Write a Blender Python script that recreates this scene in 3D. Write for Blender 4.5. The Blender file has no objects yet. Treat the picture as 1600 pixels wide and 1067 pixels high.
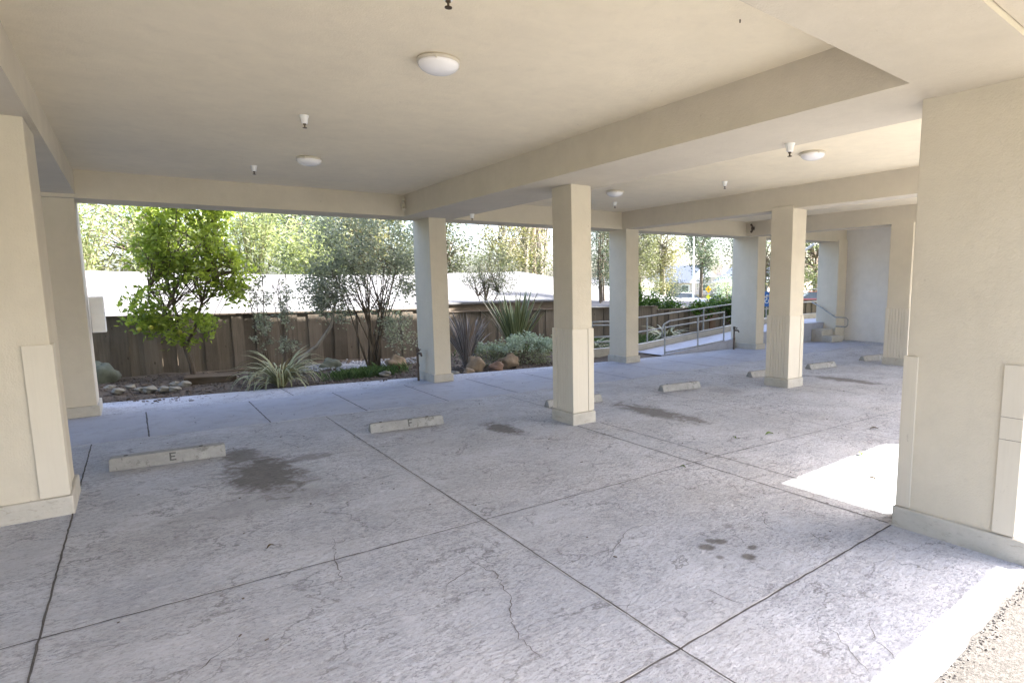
import bpy, math, random
import numpy as np
from mathutils import Matrix, Vector
R = math.radians
S = bpy.context.scene
col = S.collection
random.seed(7); rng = np.random.default_rng(7)

# ------------------------------------------------------------------ camera
CAMH = 1.6
yaw, pitch, roll = R(36.91198754), R(7.26235432), R(-0.49931139)
def cam_axes(a, b, c):
    F0 = Vector((math.sin(a), math.cos(a), 0)); R0 = Vector((math.cos(a), -math.sin(a), 0)); U0 = Vector((0, 0, 1))
    F = F0*math.cos(b) - U0*math.sin(b); U = U0*math.cos(b) + F0*math.sin(b)
    return R0*math.cos(c) + U*math.sin(c), U*math.cos(c) - R0*math.sin(c), F
ax, ay, af = cam_axes(yaw, pitch, roll)
cd = bpy.data.cameras.new('camera'); cam = bpy.data.objects.new('camera', cd); col.objects.link(cam)
m = Matrix((ax, ay, -af)).transposed().to_4x4(); m.translation = (0, 0, CAMH)
cam.matrix_world = m
cd.sensor_width = 36; cd.lens = 937.72/1600*36
cd.shift_x = -114.65/1600; cd.shift_y = 30.7/1600
cd.clip_start = 0.05; cd.clip_end = 600
S.camera = cam

# ------------------------------------------------------------------ light
SUN_EL = R(43.0); SH = Vector((0.848, -0.53, 0)).normalized()      # towards the sun
w = bpy.data.worlds.new('World'); S.world = w; w.use_nodes = True
nt = w.node_tree; bg = nt.nodes['Background']
sky = nt.nodes.new('ShaderNodeTexSky'); sky.sky_type = 'NISHITA'; sky.sun_disc = False
sky.sun_elevation = SUN_EL; sky.sun_rotation = math.atan2(SH.x, SH.y)
sky.air_density = 0.85; sky.dust_density = 4.0; sky.ozone_density = 1.0
nt.links.new(sky.outputs[0], bg.inputs[0]); bg.inputs[1].default_value = 0.096
sl = bpy.data.lights.new('sun', 'SUN'); sl.energy = 3.7; sl.angle = R(0.5); sl.color = (1.0, 0.95, 0.87)
so = bpy.data.objects.new('sun', sl); col.objects.link(so)
sd = Vector((SH.x*math.cos(SUN_EL), SH.y*math.cos(SUN_EL), math.sin(SUN_EL)))
so.rotation_euler = sd.to_track_quat('Z', 'Y').to_euler(); so.location = (8, -6, 12)
S.view_settings.view_transform = 'Standard'; S.view_settings.look = 'None'; S.view_settings.gamma = 1
S.view_settings.exposure = 3.45
S.render.engine = 'CYCLES'
S.cycles.use_denoising = True
S.cycles.max_bounces = 10; S.cycles.diffuse_bounces = 7; S.cycles.transparent_max_bounces = 8
S.cycles.sample_clamp_indirect = 6

# ------------------------------------------------------------------ materials
class NT:
    def __init__(s, name, rough=0.8, spec=0.3):
        s.m = bpy.data.materials.new(name); s.m.use_nodes = True
        s.t = s.m.node_tree; s.b = s.t.nodes['Principled BSDF']; s.out = s.t.nodes['Material Output']
        s.b.inputs['Roughness'].default_value = rough; s.b.inputs['Specular IOR Level'].default_value = spec
        s.co = s.t.nodes.new('ShaderNodeTexCoord').outputs['Object']
    def link(s, a, b): s.t.links.new(a, b)
    def mapping(s, scale=(1, 1, 1), loc=(0, 0, 0), src=None):
        n = s.t.nodes.new('ShaderNodeMapping'); n.inputs['Scale'].default_value = scale; n.inputs['Location'].default_value = loc
        s.link(src or s.co, n.inputs[0]); return n.outputs[0]
    def noise(s, scale, detail=4, rough=.55, dist=0, src=None, kind='FBM'):
        n = s.t.nodes.new('ShaderNodeTexNoise'); n.inputs['Scale'].default_value = scale
        n.inputs['Detail'].default_value = detail; n.inputs['Roughness'].default_value = rough; n.inputs['Distortion'].default_value = dist
        if kind != 'FBM': n.noise_type = kind; n.normalize = True
        s.link(src or s.co, n.inputs['Vector']); return n.outputs['Fac']
    def vor(s, scale, feature='F1', src=None, out='Distance'):
        n = s.t.nodes.new('ShaderNodeTexVoronoi'); n.feature = feature; n.inputs['Scale'].default_value = scale
        s.link(src or s.co, n.inputs['Vector']); return n.outputs[out]
    def ramp(s, fac, stops):
        n = s.t.nodes.new('ShaderNodeValToRGB'); e = n.color_ramp.elements
        while len(e) < len(stops): e.new(0.5)
        for el, (p, c) in zip(e, stops):
            el.position = p; el.color = (c, c, c, 1) if not hasattr(c, '__len__') else (*c, 1)
        s.link(fac, n.inputs[0]); return n.outputs[0]
    def mix(s, fac, a, b, mode='MIX'):
        n = s.t.nodes.new('ShaderNodeMix'); n.data_type = 'RGBA'; n.blend_type = mode
        for sock, v in ((n.inputs[0], fac), (n.inputs[6], a), (n.inputs[7], b)):
            if hasattr(v, 'links') or hasattr(v, 'is_output'): s.link(v, sock)
            elif hasattr(v, '__len__'): sock.default_value = (*v, 1)
            else: sock.default_value = v
        return n.outputs[2]
    def math(s, op, a, b=0, c=None):
        n = s.t.nodes.new('ShaderNodeMath'); n.operation = op
        for i, v in enumerate((a, b, c)):
            if v is None: continue
            if hasattr(v, 'is_output'): s.link(v, n.inputs[i])
            else: n.inputs[i].default_value = v
        return n.outputs[0]
    def sep(s, src=None):
        n = s.t.nodes.new('ShaderNodeSeparateXYZ'); s.link(src or s.co, n.inputs[0]); return n.outputs
    def attr(s, name):
        n = s.t.nodes.new('ShaderNodeAttribute'); n.attribute_name = name; return n.outputs['Fac']
    def bump(s, h, strength=.3, dist=.01, prev=None):
        n = s.t.nodes.new('ShaderNodeBump'); n.inputs['Strength'].default_value = strength; n.inputs['Distance'].default_value = dist
        s.link(h, n.inputs['Height'])
        if prev is not None: s.link(prev, n.inputs['Normal'])
        s.link(n.outputs[0], s.b.inputs['Normal']); return n.outputs[0]
    def base(s, v):
        if hasattr(v, '__len__'): s.b.inputs['Base Color'].default_value = (*v, 1)
        else: s.link(v, s.b.inputs['Base Color'])
        return s
    def rough(s, v): s.link(v, s.b.inputs['Roughness'])

def simple(name, c, rough=.6, var=.15, scale=6, metal=0, spec=.3, bump=0, bscale=60):
    n = NT(name, rough, spec)
    a = tuple(x*(1-var) for x in c); b = tuple(min(1, x*(1+var)) for x in c)
    n.base(n.mix(n.ramp(n.noise(scale, 5, .6), [(.3, 0), (.7, 1)]), a, b)); n.b.inputs['Metallic'].default_value = metal
    if bump: n.bump(n.noise(bscale, 5, .6), bump, .004)
    return n.m

def stucco(name, c, lo=.93, bs=1.0):
    n = NT(name, .92, .15)
    big = n.ramp(n.noise(.9, 5, .55), [(.3, lo-.035), (.7, 1.0)])
    mott = n.ramp(n.noise(5, 8, .68, .3), [(.3, .925), (.7, 1.0)])
    cc = n.mix(1.0, c, big, 'MULTIPLY'); cc = n.mix(1.0, cc, mott, 'MULTIPLY')
    # a few small dark pits
    pit = n.ramp(n.vor(3.1, src=n.mapping((1, 1.13, .9))), [(0.0, 1.0), (.016, 1.0), (.03, 0.0)])
    cc = n.mix(n.math('MULTIPLY', pit, .35), cc, (.25, .2, .14))
    # rain and dirt streaks running down
    st = n.ramp(n.noise(1.0, 5, .6, src=n.mapping((9, 9, .5))), [(.55, 0.0), (.8, 1.0)])
    cc = n.mix(n.math('MULTIPLY', st, .10), cc, (.36, .31, .24))
    n.base(cc)
    p = n.bump(n.noise(95, 6, .65), .55*bs, .006)
    n.bump(n.noise(22, 5, .6), .35*bs, .010, p)
    return n.m
def trimpaint(name, c, lo=.95, bs=.25):
    n = NT(name, .6, .3)
    cc = n.mix(n.ramp(n.noise(1.6, 5, .6), [(.3, 0), (.7, 1)]), tuple(v*.93 for v in c), c)
    g = n.noise(1.0, 6, .65, .4, src=n.mapping((40, 40, 2.5)))
    cc = n.mix(n.ramp(g, [(.5, 0), (.75, .16)]), cc, (.42, .37, .29))
    chip = n.ramp(n.noise(13, 8, .78, .4, src=n.mapping((1, 1, .55))), [(.645, 0), (.67, .8)])
    low = n.ramp(n.sep()[2], [(.15, 1), (.75, .25)])
    cc = n.mix(n.math('MULTIPLY', chip, low), cc, (.30, .26, .21))
    n.base(cc); n.bump(g, .25, .003); return n.m
M = {}
M['stucco'] = stucco('beige_stucco', (.615, .56, .46))
M['ceiling'] = stucco('ceiling_stucco', (.85, .765, .59), .95, .7)
M['endwall'] = stucco('end_wall_skylit_stucco', (.70, .68, .65))  # same stucco made paler and cooler, skylight put into its colour
M['trim'] = trimpaint('trim_board_paint', (.605, .555, .465), .96, .25)

def plinth_mat():
    n = NT('plinth_concrete', .9, .2)
    c = n.mix(n.ramp(n.noise(5, 6, .65), [(.3, 0), (.7, 1)]), (.40, .375, .325), (.50, .475, .425))
    c = n.mix(n.ramp(n.noise(9, 8, .7, 1.0, src=n.mapping((1, 1, 3))), [(.56, 0), (.64, .45)]), c, (.27, .24, .20))
    n.base(c); n.bump(n.noise(40, 6, .7), .5, .01); return n.m
M['plinth'] = plinth_mat()

def stamped():
    n = NT('stamped_concrete', .85, .12)
    ridge = n.noise(2.1, 9, .62, .5, src=n.mapping((1.0, 1.6, 1)))
    fine = n.noise(19, 9, .72, .3, src=n.mapping((.8, 1.5, 1)))
    c1, c2 = (.388, .408, .468), (.478, .496, .56)
    base = n.mix(n.ramp(n.noise(1.5, 8, .66, .3), [(.38, 0), (.60, 1)]), c1, c2)
    clus = n.ramp(n.noise(1.35, 5, .65, .2, src=n.mapping((1, 1.3, 1), (4, 8, 0))), [(.36, .2), (.56, 1)])
    fl1 = n.ramp(n.noise(13, 10, .74, .25, src=n.mapping((.8, 1.5, 1))), [(.515, 0), (.55, 1)])
    fl2 = n.ramp(n.noise(42, 7, .75, .2, src=n.mapping((.8, 1.4, 1))), [(.54, 0), (.565, 1)])
    fl3 = n.ramp(n.noise(27, 6, .7, .2, src=n.mapping((1, 1.3, 1), (7, 1, 0))), [(.56, 0), (.62, 1)])
    base = n.mix(n.math('MULTIPLY', n.math('MULTIPLY', fl1, clus), .5), base, (.28, .285, .325))
    base = n.mix(n.math('MULTIPLY', n.math('MULTIPLY', fl2, clus), .75), base, (.185, .19, .22))
    base = n.mix(n.math('MULTIPLY', fl3, .45), base, (.22, .225, .25))
    base = n.mix(n.ramp(n.noise(8, 9, .78, .3, src=n.mapping((1, 1.6, 1), (5, 2, 0))), [(.56, 0), (.68, .6)]), base, (.64, .65, .69))
    # ledge lines of the stamp: broken thin contours
    cn = n.noise(.95, 7, .60, .2, src=n.mapping((1, 1.25, 1), (2, 6, 0)))
    ln = n.ramp(n.math('ABSOLUTE', n.math('SUBTRACT', n.math('FRACT', n.math('MULTIPLY', cn, 5.0)), .5)), [(.0, 1), (.012, .9), (.035, 0)])
    lm = n.ramp(n.noise(2.6, 4, .6, 0, src=n.mapping((1, 1, 1), (1, 1, 3))), [(.44, 0), (.52, 1)])
    ln = n.math('MULTIPLY', ln, lm)
    cn2 = n.noise(2.3, 8, .66, .1, src=n.mapping((1, 1.5, 1), (3, 1, 0)))
    ln2 = n.ramp(n.math('ABSOLUTE', n.math('SUBTRACT', n.math('FRACT', n.math('MULTIPLY', cn2, 6.0)), .5)), [(.0, 1), (.03, .8), (.08, 0)])
    ln2 = n.math('MULTIPLY', ln2, n.ramp(n.noise(4, 5, .7, 0, src=n.mapping((1, 1, 1), (1, 7, 3))), [(.48, 0), (.56, 1)]))
    ln = n.math('MAXIMUM', ln, n.math('MULTIPLY', ln2, .7))
    base = n.mix(n.math('MULTIPLY', ln, .65), base, (.14, .14, .15))
    base = n.mix(n.ramp(n.noise(.55, 4, .6), [(.42, 0), (.68, .55)]), base, n.mix(.5, base, (.33, .31, .29)))
    pit = n.ramp(n.noise(75, 4, .7, .2), [(.30, 1), (.36, 0)])
    base = n.mix(n.math('MULTIPLY', pit, .6), base, (.13, .13, .14))
    # oil stains
    co = n.sep(); wn = n.noise(6, 9, .75, .5, src=n.mapping((1, 1, 1), (3, 1, 0)))
    tot = None
    for (cx, cy, rx, ry, k) in [(.80, 5.70, .36, .78, .95), (.72, 6.45, .22, .42, .8), (1.22, 6.0, .30, .14, .6), (3.22, 5.85, .17, .42, .95), (5.15, 5.45, .26, .80, .85),
                                (5.22, 4.85, .12, .35, .7), (9.32, 5.25, .22, .75, .8), (7.05, 5.85, .28, .35, .35),
                                (2.69, 2.36, .06, .06, .9), (2.82, 2.36, .055, .05, .9), (2.78, 2.40, .04, .05, .8), (2.90, 2.19, .06, .035, .9), (2.78, 2.12, .05, .05, .95),
                                (2.65, 2.22, .03, .03, .7), (3.05, 2.5, .045, .04, .5), (1.45, 5.05, .02, .02, .9), (-.05, 4.6, .5, .35, .18), (.6, 4.9, .8, .25, .25), (2.2, 3.0, .7, .35, .16)]:
        dx = n.math('MULTIPLY', n.math('SUBTRACT', co[0], cx), 1/rx); dy = n.math('MULTIPLY', n.math('SUBTRACT', co[1], cy), 1/ry)
        d = n.math('SQRT', n.math('ADD', n.math('MULTIPLY', dx, dx), n.math('MULTIPLY', dy, dy)))
        d = n.math('ADD', d, n.math('MULTIPLY', n.math('SUBTRACT', wn, .5), 2.6 if rx > .1 else 2.2))
        mr = n.t.nodes.new('ShaderNodeMapRange'); mr.inputs[1].default_value = 1.02; mr.inputs[2].default_value = .5
        mr.inputs[3].default_value = 0; mr.inputs[4].default_value = k; n.link(d, mr.inputs[0])
        tot = mr.outputs[0] if tot is None else n.math('MAXIMUM', tot, mr.outputs[0])
    base = n.mix(tot, base, n.mix(n.ramp(fine, [(.35, 0), (.6, 1)]), (.105, .10, .10), (.165, .158, .155)))
    n.base(base)
    p = n.bump(ridge, .22, .05)
    p = n.bump(ln, -.9, .008, p)
    p = n.bump(fine, .7, .026, p)
    n.bump(n.noise(110, 3, .6), .2, .003, p)
    return n.m
M['stamped'] = stamped()

def smooth_conc():
    n = NT('broomed_concrete', .82, .2)
    c = n.mix(n.ramp(n.noise(1.1, 6, .6), [(.3, 0), (.7, 1)]), (.33, .345, .41), (.385, .40, .465))
    c = n.mix(n.ramp(n.noise(5, 9, .75, .3), [(.50, 0), (.66, .55)]), c, (.25, .255, .285)); c = n.mix(n.ramp(n.noise(38, 6, .8), [(.58, 0), (.66, .5)]), c, (.20, .20, .22))
    n.base(c); n.bump(n.noise(60, 5, .7, src=n.mapping((.2, 1, 1))), .3, .004); return n.m
M['smooth'] = smooth_conc()

def asphalt():
    n = NT('driveway_aggregate', .9, .2)
    c = n.mix(n.ramp(n.noise(60, 4, .8), [(.42, 0), (.6, 1)]), (.055, .052, .050), (.115, .108, .104))
    c = n.mix(n.ramp(n.vor(120), [(.1, 1), (.35, 0)]), c, (.14, .125, .12))
    c = n.mix(n.ramp(n.noise(200, 2, .5), [(.60, 0), (.66, .9)]), c, (.05, .05, .05))
    n.base(c); n.bump(n.noise(120, 4, .7), .8, .01); return n.m
M['asphalt'] = asphalt()

M['bounce_court'] = simple('bounce_court_concrete', (.20, .192, .18), .9, .12, scale=2, bump=.3)  # concrete of the out-of-view court that reflects sun into the bays
def soil():
    n = NT('garden_soil', .95, .1)
    c = n.mix(n.ramp(n.noise(4, 8, .7), [(.35, 0), (.65, 1)]), (.07, .058, .05), (.15, .125, .105))
    c = n.mix(n.ramp(n.noise(35, 5, .8), [(.60, 0), (.68, .8)]), c, (.24, .20, .16))
    n.base(c); n.bump(n.noise(26, 8, .75), 1, .04); return n.m
M['soil'] = soil()
def grassland():
    n = NT('far_ground', .95, .1)
    c = n.mix(n.ramp(n.noise(.25, 6, .7), [(.4, 0), (.6, 1)]), (.10, .13, .04), (.20, .19, .12))
    n.base(c); n.bump(n.noise(12, 6, .7), .6, .05); return n.m
M['land'] = grassland()

def wood(name, dark, light, axis='z'):
    n = NT(name, .85, .15)
    sc = {'z': (28, 28, 1.6), 'x': (1.6, 28, 28), 'y': (28, 1.6, 28)}[axis]
    g = n.noise(1.0, 8, .65, .4, src=n.mapping(sc))
    c = n.mix(n.ramp(g, [(.3, 0), (.7, 1)]), dark, light)
    t = n.attr('tint')
    c = n.mix(n.math('MULTIPLY', n.ramp(t, [(.0, 1), (.5, 0)]), .75), c, tuple(x*.45 for x in dark))
    c = n.mix(n.math('MULTIPLY', n.ramp(t, [(.91, 0), (.96, 1)]), .7), c, (.13, .065, .04))
    c = n.mix(n.ramp(n.vor(2.3, src=n.mapping((3, 3, 1.1))), [(.0, .9), (.05, .9), (.085, 0)]), c, (.03, .02, .015))
    c = n.mix(n.ramp(n.noise(1.4, 4, .6), [(.45, 0), (.7, .45)]), c, (.17, .15, .13))
    n.base(c); n.bump(g, .5, .006); return n.m
M['fence'] = wood('weathered_fence_wood', (.095, .080, .066), (.175, .150, .124))
M['fencerail'] = wood('fence_rail_wood', (.08, .062, .05), (.15, .125, .10), 'x')
M['log'] = wood('old_timber', (.06, .045, .03), (.13, .10, .075), 'x')

def leaf(name, dark, light, trans=.35, var_scale=9, rough=.5, vivid=None):
    n = NT(name, rough, .35)
    t = n.attr('tint')
    c = n.mix(t, dark, light)
    c = n.mix(n.math('MULTIPLY', n.ramp(n.noise(var_scale, 2, .5), [(.35, 0), (.65, 1)]), .4), c, tuple(x*.6 for x in dark))
    n.base(c)
    tr = n.t.nodes.new('ShaderNodeBsdfTranslucent')
    n.link(n.mix(1.0, c, vivid or (1.25, 1.3, .7), 'MULTIPLY'), tr.inputs[0])
    mx = n.t.nodes.new('ShaderNodeMixShader'); mx.inputs[0].default_value = trans
    n.link(n.b.outputs[0], mx.inputs[1]); n.link(tr.outputs[0], mx.inputs[2]); n.link(mx.outputs[0], n.out.inputs[0])
    return n.m
M['lemon'] = leaf('lemon_leaf', (.12, .18, .03), (.43, .53, .12), .55, vivid=(1.25, 1.2, .6))
M['greyleaf'] = leaf('grey_green_leaf', (.11, .13, .11), (.50, .53, .47), .35)
M['silver'] = leaf('silver_leaf', (.24, .30, .26), (.50, .58, .53), .3)
M['silverstem'] = leaf('lower_silver_leaf', (.16, .18, .12), (.36, .37, .26), .3)  # lower leaves, darker and more olive than the silver ones on top
M['olive'] = leaf('olive_leaf', (.07, .085, .055), (.20, .225, .155), .4)
M['bamboo'] = leaf('bamboo_leaf', (.13, .16, .07), (.36, .40, .24), .5)
M['darktree'] = leaf('dark_tree_leaf', (.04, .06, .045), (.12, .155, .12), .3)
M['euca'] = leaf('eucalyptus_leaf', (.06, .07, .05), (.19, .205, .14), .35)
M['goldleaf'] = leaf('golden_leaf', (.09, .09, .045), (.26, .25, .15), .35)
M['ivy'] = leaf('ivy_leaf', (.025, .06, .012), (.09, .17, .03), .35)
M['grassblade'] = leaf('grass_blade', (.04, .075, .03), (.13, .19, .09), .4)
def strap_mat(name, mid, edge):
    n = NT(name, .5, .4); u = n.attr('edge'); t = n.attr('tint')
    c = n.mix(n.ramp(u, [(.35, 0), (.6, 1)]), mid, edge)
    c = n.mix(n.math('MULTIPLY', n.ramp(t, [(.75, 0), (.9, 1)]), .6), c, (.25, .17, .09))
    n.base(c); return n.m
M['flax_var'] = strap_mat('variegated_strap_leaf', (.12, .15, .06), (.36, .36, .22))
M['flax_purple'] = strap_mat('purple_strap_leaf', (.125, .11, .11), (.26, .25, .255))
M['flax_green'] = strap_mat('green_strap_leaf', (.09, .12, .05), (.24, .27, .15))
def bark(name, a, b, sc=(20, 20, 3)):
    n = NT(name, .9, .15)
    g = n.noise(1, 7, .7, .6, src=n.mapping(sc)); n.base(n.mix(n.ramp(g, [(.35, 0), (.65, 1)]), a, b)); n.bump(g, .8, .02); return n.m
M['bark'] = bark('brown_bark', (.07, .055, .042), (.17, .14, .11))
M['palebark'] = bark('pale_bark', (.14, .125, .11), (.30, .275, .24), (6, 6, 1.2))
M['white'] = simple('white_paint', (.74, .74, .73), .5, .05)
M['glassdome'] = simple('opal_glass', (.80, .79, .78), .18, .03, spec=.5)
M['lamprim'] = simple('lamp_rim_metal', (.55, .51, .42), .4, .12)
M['brass'] = simple('sprinkler_brass', (.10, .075, .05), .45, .3, metal=.6)
M['metal'] = simple('galvanised_pipe', (.30, .31, .305), .5, .2, scale=12, metal=.35)
M['rust'] = simple('rusty_pipe', (.09, .07, .055), .7, .3, scale=25)
M['dark'] = simple('joint_dirt', (.085, .08, .08), .95, .3, scale=30)
M['crack'] = simple('crack_dark', (.12, .112, .108), .95, .3, scale=30)  # dark tone for crack lines, board joints and edge crumbs
M['lightedge'] = simple('joint_light_edge', (.54, .545, .58), .9, .15, scale=14)
def stopmat():
    n = NT('cast_concrete', .9, .2)
    c = n.mix(n.ramp(n.noise(6, 8, .7), [(.3, 0), (.7, 1)]), (.25, .25, .248), (.36, .36, .352))
    c = n.mix(n.ramp(n.noise(16, 9, .8, .4), [(.55, 0), (.62, .7)]), c, (.14, .135, .13))
    c = n.mix(n.ramp(n.noise(5, 7, .7, .2, src=n.mapping((1, 1, 1), (6, 1, 2))), [(.60, 0), (.66, .6)]), c, (.11, .105, .10))
    n.base(c); p = n.bump(n.noise(70, 6, .7), .6, .006); n.bump(n.noise(18, 6, .7), .7, .012, p); return n.m
M['stopconc'] = stopmat()
M['blacklet'] = simple('black_stencil', (.10, .10, .10), .8, .3, scale=60)
M['rock_tan'] = simple('tan_boulder', (.215, .165, .115), .9, .4, scale=5, bump=.8, bscale=14)
M['rock_red'] = simple('reddish_boulder', (.20, .13, .095), .9, .35, scale=5, bump=.8, bscale=14)
M['rock_grey'] = simple('grey_boulder', (.13, .14, .11), .9, .35, scale=5, bump=.8, bscale=14)
M['pebble'] = simple('river_stone', (.20, .19, .165), .75, .25, scale=9, bump=.3)
M['deadleaf'] = simple('fallen_green_leaf', (.10, .17, .02), .6, .3, scale=40)
M['brownleaf'] = simple('fallen_brown_leaf', (.07, .05, .02), .7, .3, scale=40)
M['yellow'] = simple('yellow_fruit', (.36, .37, .06), .45, .1)
def roofing():
    n = NT('pale_roof_shingle', .85, .15)
    c = n.mix(n.ramp(n.noise(.8, 8, .7, src=n.mapping((.35, 3, 1))), [(.35, 0), (.65, 1)]), (.10, .10, .108), (.15, .15, .154))
    row = n.math('FRACT', n.math('MULTIPLY', n.sep()[1], 3.2))
    c = n.mix(n.ramp(row, [(.0, .5), (.12, 0)]), c, (.09, .09, .10))
    n.base(c); n.bump(row, .3, .01); return n.m
M['roof'] = roofing()
M['fascia'] = simple('brown_fascia', (.14, .11, .085), .8, .15)
M['nwall'] = simple('neighbour_wall', (.35, .30, .24), .9, .1)
M['hwall'] = simple('far_house_wall', (.50, .42, .36), .9, .08)
M['slate'] = simple('blue_grey_shingle', (.12, .135, .17), .85, .15)
M['winglass'] = simple('window_glass', (.06, .07, .08), .15, .2, spec=.6)
M['carwhite'] = simple('white_car_paint', (.72, .73, .74), .25, .03, spec=.6)
M['carred'] = simple('red_car_paint', (.13, .025, .03), .3, .1, spec=.6)
M['tyre'] = simple('tyre_rubber', (.03, .03, .03), .8, .2)
M['signyellow'] = simple('yellow_sign', (.78, .42, .02), .5, .05)
M['signlime'] = simple('lime_sign', (.62, .62, .05), .5, .05)
M['signblue'] = simple('blue_sign', (.04, .13, .34), .5, .08)
M['road'] = simple('road_asphalt', (.10, .10, .105), .9, .15, scale=2)
M['water'] = simple('pale_gravel', (.34, .35, .38), .9, .4, scale=30, bump=.8)

# ------------------------------------------------------------------ mesh helpers
class MB:
    def __init__(s): s.v = []; s.f = []; s.t = []; s.e = []
    def add(s, vs, fs, tint=0.5):
        o = len(s.v); s.v += [tuple(v) for v in vs]; s.f += [tuple(i+o for i in f) for f in fs]
        s.t += [tint]*len(vs); s.e += [0.0]*len(vs)
        return s
    def box(s, x0, x1, y0, y1, z0, z1, tint=.5):
        return s.prism([(x0, y0), (x1, y0), (x1, y1), (x0, y1)], z0, z1, tint)
    def prism(s, poly, z0, z1, tint=.5):
        n = len(poly)
        vs = [(x, y, z0) for x, y in poly] + [(x, y, z1) for x, y in poly]
        fs = [tuple(range(n))[::-1], tuple(range(n, 2*n))] + [(i, (i+1) % n, (i+1) % n+n, i+n) for i in range(n)]
        return s.add(vs, fs, tint)
    def obox(s, c, half, rz=0, rx=0, ry=0, tint=.5):
        m = Matrix.Translation(c) @ Matrix.Rotation(rz, 4, 'Z') @ Matrix.Rotation(ry, 4, 'Y') @ Matrix.Rotation(rx, 4, 'X')
        vs = [m @ Vector((a*half[0], b*half[1], d*half[2])) for d in (-1, 1) for a, b in ((-1, -1), (1, -1), (1, 1), (-1, 1))]
        return s.add(vs, [(3, 2, 1, 0), (4, 5, 6, 7), (0, 1, 5, 4), (1, 2, 6, 5), (2, 3, 7, 6), (3, 0, 4, 7)], tint)
    def tube(s, pts, rad, n=8, cap=True, tint=.5):
        pts = [Vector(p) for p in pts]; k = len(pts)
        if not hasattr(rad, '__len__'): rad = [rad]*k
        vs = []; prev = None
        for i, p in enumerate(pts):
            d = (pts[min(i+1, k-1)] - pts[max(i-1, 0)]).normalized()
            a = prev - d*prev.dot(d) if prev is not None else d.orthogonal()
            if a.length < 1e-6: a = d.orthogonal()
            a.normalize(); prev = a; b = d.cross(a)
            for j in range(n):
                t = 2*math.pi*j/n; vs.append(p + (a*math.cos(t) + b*math.sin(t))*rad[i])
        fs = [(i*n+j, i*n+(j+1) % n, (i+1)*n+(j+1) % n, (i+1)*n+j) for i in range(k-1) for j in range(n)]
        if cap: fs += [tuple(range(n))[::-1], tuple(range((k-1)*n, k*n))]
        return s.add(vs, fs, tint)
    def lathe(s, c, prof, n=32, tint=.5):
        vs = []
        for r, z in prof:
            for j in range(n):
                t = 2*math.pi*j/n; vs.append((c[0]+r*math.cos(t), c[1]+r*math.sin(t), c[2]+z))
        k = len(prof)
        fs = [(i*n+j, i*n+(j+1) % n, (i+1)*n+(j+1) % n, (i+1)*n+j) for i in range(k-1) for j in range(n)]
        fs += [tuple(range(n))[::-1], tuple(range((k-1)*n, k*n))]
        return s.add(vs, fs, tint)
    def build(s, name, mat, parent=None, smooth=False, loc=None, bevel=0):
        off = Vector(parent_loc(parent)) if parent is not None else Vector(loc or (0, 0, 0))
        me = bpy.data.meshes.new(name)
        me.from_pydata([tuple(Vector(v)-off) for v in s.v], [], s.f)
        a = me.attributes.new('tint', 'FLOAT', 'POINT'); a.data.foreach_set('value', s.t)
        a = me.attributes.new('edge', 'FLOAT', 'POINT'); a.data.foreach_set('value', s.e)
        if smooth: me.polygons.foreach_set('use_smooth', [True]*len(me.polygons))
        me.materials.append(M[mat]); me.update()
        o = bpy.data.objects.new(name, me); col.objects.link(o)
        if parent is not None: o.parent = parent
        else: o.location = off
        if bevel:
            b = o.modifiers.new('bevel', 'BEVEL'); b.width = bevel; b.segments = 2; b.limit_method = 'ANGLE'
        return o
def parent_loc(p):
    v = Vector(p.location)
    while p.parent is not None: p = p.parent; v += Vector(p.location)
    return v
def tag(o, label=None, cat=None, group=None, kind=None):
    if label: o['label'] = label
    if cat: o['category'] = cat
    if group: o['group'] = group
    if kind: o['kind'] = kind
    return o
def thing(name, loc, label, cat, group=None):
    o = bpy.data.objects.new(name, None); col.objects.link(o); o.location = loc; o.empty_display_size = .2
    return tag(o, label, cat, group)
def dup(root, loc, label):
    r = root.copy(); col.objects.link(r); r.location = loc; r['label'] = label
    for ch in list(root.children):
        c = ch.copy(); col.objects.link(c); c.parent = r
        for g in list(ch.children):
            d = g.copy(); col.objects.link(d); d.parent = c
    return r

# ================================================================== SETTING: ground
def lerp(a, b, t): return a+(b-a)*t
# far ground: one sheet to the horizon, dropping behind the fence and level again by the street
def land_z(x, y):
    z = -.07
    if y > 13.3: z = lerp(-.07, -1.0, min(1, (y-13.3)/2.5))
    if x > 15: z = lerp(z, -.05 if y < 22 else (-.7 if y > 32 else lerp(-.05, -.7, (y-22)/10)), min(1, (x-15)/5))
    if y < -14 or x > 60 or y > 60: z -= .3
    return z
gx = sorted(set([-400, -150, -60, -30, -15, -8, 80, 120, 250, 400] + [round(v, 2) for v in np.arange(-4, 60, 1.6)]))
gy = sorted(set([-400, -150, -60, -30, -15, -6, 0, 6, 10, 80, 150, 400] + [round(v, 2) for v in np.arange(12, 60, 1.3)]))
b = MB(); vs = [(x, y, land_z(x, y)) for y in gy for x in gx]; nx = len(gx)
b.add(vs, [(j*nx+i, j*nx+i+1, (j+1)*nx+i+1, (j+1)*nx+i) for j in range(len(gy)-1) for i in range(nx-1)])
tag(b.build('ground', 'land'), kind='structure')

b = MB(); b.prism([(-40, -14), (60, -14), (60, 3.62), (-40, -3.08)], -.35, -.024)  # unseen court, added to bounce sunlight up to the ceiling
tag(b.build('unseen_bounce_court', 'bounce_court'), kind='structure')
b = MB(); b.prism([(-40, -3.09), (60, 3.61), (60, 4.85), (-40, -1.85)], -.35, -.022)
tag(b.build('driveway', 'asphalt'), kind='structure')
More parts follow.
